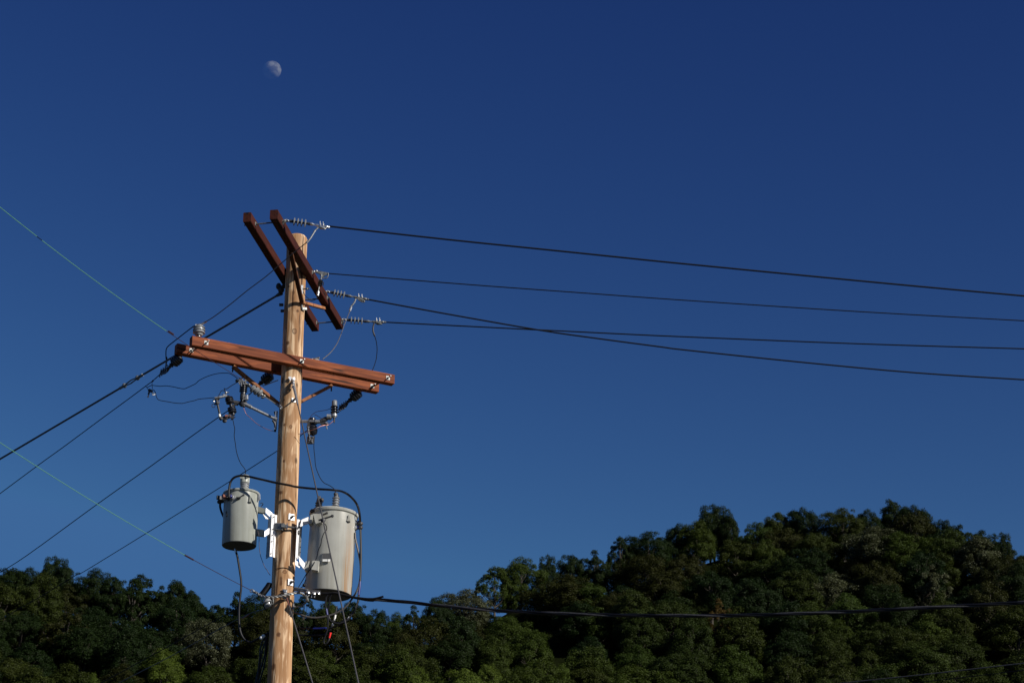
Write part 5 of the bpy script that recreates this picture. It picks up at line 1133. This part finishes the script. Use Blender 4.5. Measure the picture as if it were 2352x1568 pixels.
m = MB(); m.beam(P('c8', 1075, 285, yk+.08), P('c8', 1240, 310, yk), .035, .045, bev=.01); m.tube(cr(path('c8', [(1060, 320), (1060, 290), (1085, 270), (1120, 285)], (yk+.1, yk+.06))), .009, 6); m.build('clevis', MT['steel'], t)
m = MB(); m.beam(P('c8', 1215, 320, yk), P('c8', 1400, 330, yk), .05, .045, bev=.014); m.build('clamp_body', MT['dark_steel'], t)
for x, y in ((1255, 312), (1330, 325), (1385, 322)):
    m = MB(); q = P('c8', x, y, yk-.03); e = P('c8', x-15, y+28, yk-.03); m.lathe(q, e, [(0, .012), (.4, .026), (1, .03)], 12); m.build('bell_nut', MT['aluminium'], t)
for x, y in ((1230, 345), (1255, 350), (1292, 362), (1330, 365)):
    m = MB(); m.tube([P('c8', x+6, y-25, yk-.03), P('c8', x-8, y+30, yk-.03)], .0065, 6); m.build('bolt', MT['galv'], t)
strand('neutral_lead', cr(path('c8', [(1150, 342), (1190, 358), (1215, 385), (1222, 430), (1200, 470), (1150, 500), (1075, 520)], (Y0-.15, Y0-.05))), .0085, MT['wire_grey'], 'dark stranded lead looping from the clamps back to the pole side', 'wire')
m = MB()
for i in range(6): m.ring(P('tc', 128+4*i, 225+18*i, Y0-.12), (.2, .1, 1), .014, .004, 10)
tag(m.build('tie_wire', MT['wire_bare']), 'bright tie wire wound around the lead left of the large transformer', 'wire')
t = thing('clevis_insulator', 'grey spool insulator in a clevis on the shaded left side of the pole', 'insulator', P('c8', 720, 430, Y0-.05))
m = MB(); q = P('c8', 722, 415, Y0-.07); m.lathe(q, q+Vector((.02, 0, -.10)), [(0, .03), (.2, .045), (.4, .06), (.5, .035), (.6, .035), (.75, .05), (1, .035)], 16); m.build('spool', MT['porcelain'], t)
m = MB(); m.tube(path('c8', [(735, 465), (760, 478), (805, 490)], (Y0-.08, Y0-.08)), .006, 6); m.beam(P('c8', 690, 395, Y0-.05), P('c8', 800, 400, Y0-.05), .03, .02); m.tube(cr(path('c8', [(790, 400), (800, 440), (790, 480), (770, 470), (785, 430)], (Y0-.1, Y0-.1))), .007, 6); m.build('clevis', MT['steel'], t)
strand('bracket_lead', cr(path('c8', [(1222, 90), (1170, 180), (1118, 265)], (Y0-.1, Y0-.1))), .005, MT['wire_black'], 'thin black lead slanting between the pole and the large transformer, upper', 'wire')
strand('bracket_lead', cr(path('c8', [(1215, 165), (1195, 215), (1192, 240), (1140, 278)], (Y0-.1, Y0-.1))), .0055, MT['wire_black'], 'thin black lead with a knot beside the large transformer, lower', 'wire')
m = MB(); m.ball(P('c8', 1193, 238, Y0-.1), .022, 8); tag(m.build('wire_knot', MT['wire_cover']), 'small black knot on the lead left of the large transformer', 'knot')
strand('tank_ground_lead', cr([S2(625, 480, .03), S2(655, 520, .04), S2(658, 565, .03), S2(625, 610, .03), S2(600, 680, .03), S2(590, 740, .03), S2(560, 810, .03), S2(545, 880, .04), S2(510, 960, .10), S2(475, 1020, .11), P('c7', 430, 1080, T2Y-.25), P('c7', 415, 1110, T2Y-.2)]), .005, MT['wire_black'], 'black lead wandering down the front of the large transformer', 'wire')
strand('tank_ground_lead', cr(path('c6', [(1050, 1080), (1068, 1130), (1078, 1200), (1078, 1300), (1085, 1400), (1100, 1500), (1120, 1568), ('c8', 690, 5), ('c8', 720, 45), ('c8', 735, 75), ('c8', 760, 110)], (T1Y-.14, Y0-.05))), .0035, MT['maroon'], 'thin maroon lead from the small transformer bracket down to the pole', 'wire')
# ground wires on the pole
t = thing('pole_ground_wire', 'thin dark wire hooped around the pole below the transformer bracket', 'wire', surf(px('c7', 150, 1020)))
m = MB(); m.tube(cr([surf(px('c7', x, y), .004) for x, y in ((50, 1035), (90, 1020), (150, 1015), (200, 1028), (240, 1060), (268, 1095))]), .0035, 5); m.build('wire', MT['wire_black'], t)
# dangling bundle on the shaded side of the pole
for i, (pts, lab) in enumerate([([(700, 900), (660, 960), (635, 1050), (622, 1200), (605, 1330), (570, 1500), (560, 1560)], 'leftmost black cable of the bundle hanging beside the pole at the bottom edge'),
                               ([(705, 900), (690, 980), (660, 1060), (640, 1180), (622, 1300), (595, 1440), (585, 1560)], 'second black cable from the left in the bundle hanging beside the pole'),
                               ([(715, 900), (705, 1000), (690, 1120), (660, 1230), (635, 1330), (610, 1440), (600, 1560)], 'third black cable from the left in the bundle hanging beside the pole'),
                               ([(725, 880), (720, 1020), (705, 1150), (680, 1280), (650, 1380), (625, 1480), (615, 1560)], 'black cable of the hanging bundle nearest the pole')]):
    cable('c8', pts, (Y0-.02, Y0+.05+.02*i), .0095, lab, g='bundle of black cables hanging beside the pole')
for i, (pts) in enumerate([[(755, 220), (730, 260), (700, 300), (670, 340), (640, 370)]]):
    m = MB(); pp = cr(path('c8', pts, (Y0-.03, Y0-.03)), 8)
    for j in range(0, len(pp), 2): m.ring(pp[j], pp[min(j+1, len(pp)-1)]-pp[j-1 if j else 0]+Vector((.001, 0, 0)), .028, .010, 10)
    m.tube(pp, .018, 6)
    tag(m.build('coiled_wire', MT['wire_cover']), 'coil of black wire on the shaded left side of the pole above the neutral', 'wire coil')
t = thing('pole_clamp', 'small grey ground clamp on the right side of the pole below the neutral', 'clamp', surf(px('pc', 870, 700), .01))
m = MB(); m.prism([surf(px('pc', a, b), .01) for a, b in ((860, 640), (885, 640), (885, 810), (850, 790))], (.01, -.006, 0)); m.tube([P('pc', 880, 735, Y0-.06), P('pc', 940, 730, Y0-.06)], .012, 6); m.tube(cr([surf(px('pc', x, y), .012) for x, y in ((905, 440), (900, 520), (895, 600), (880, 650))]), .005, 5); m.build('clamp_body', MT['galv'], t)
# bird-like spot of hardware between the tank and the pole, a perched insect on the wire is left out
print('objects', len(bpy.data.objects))
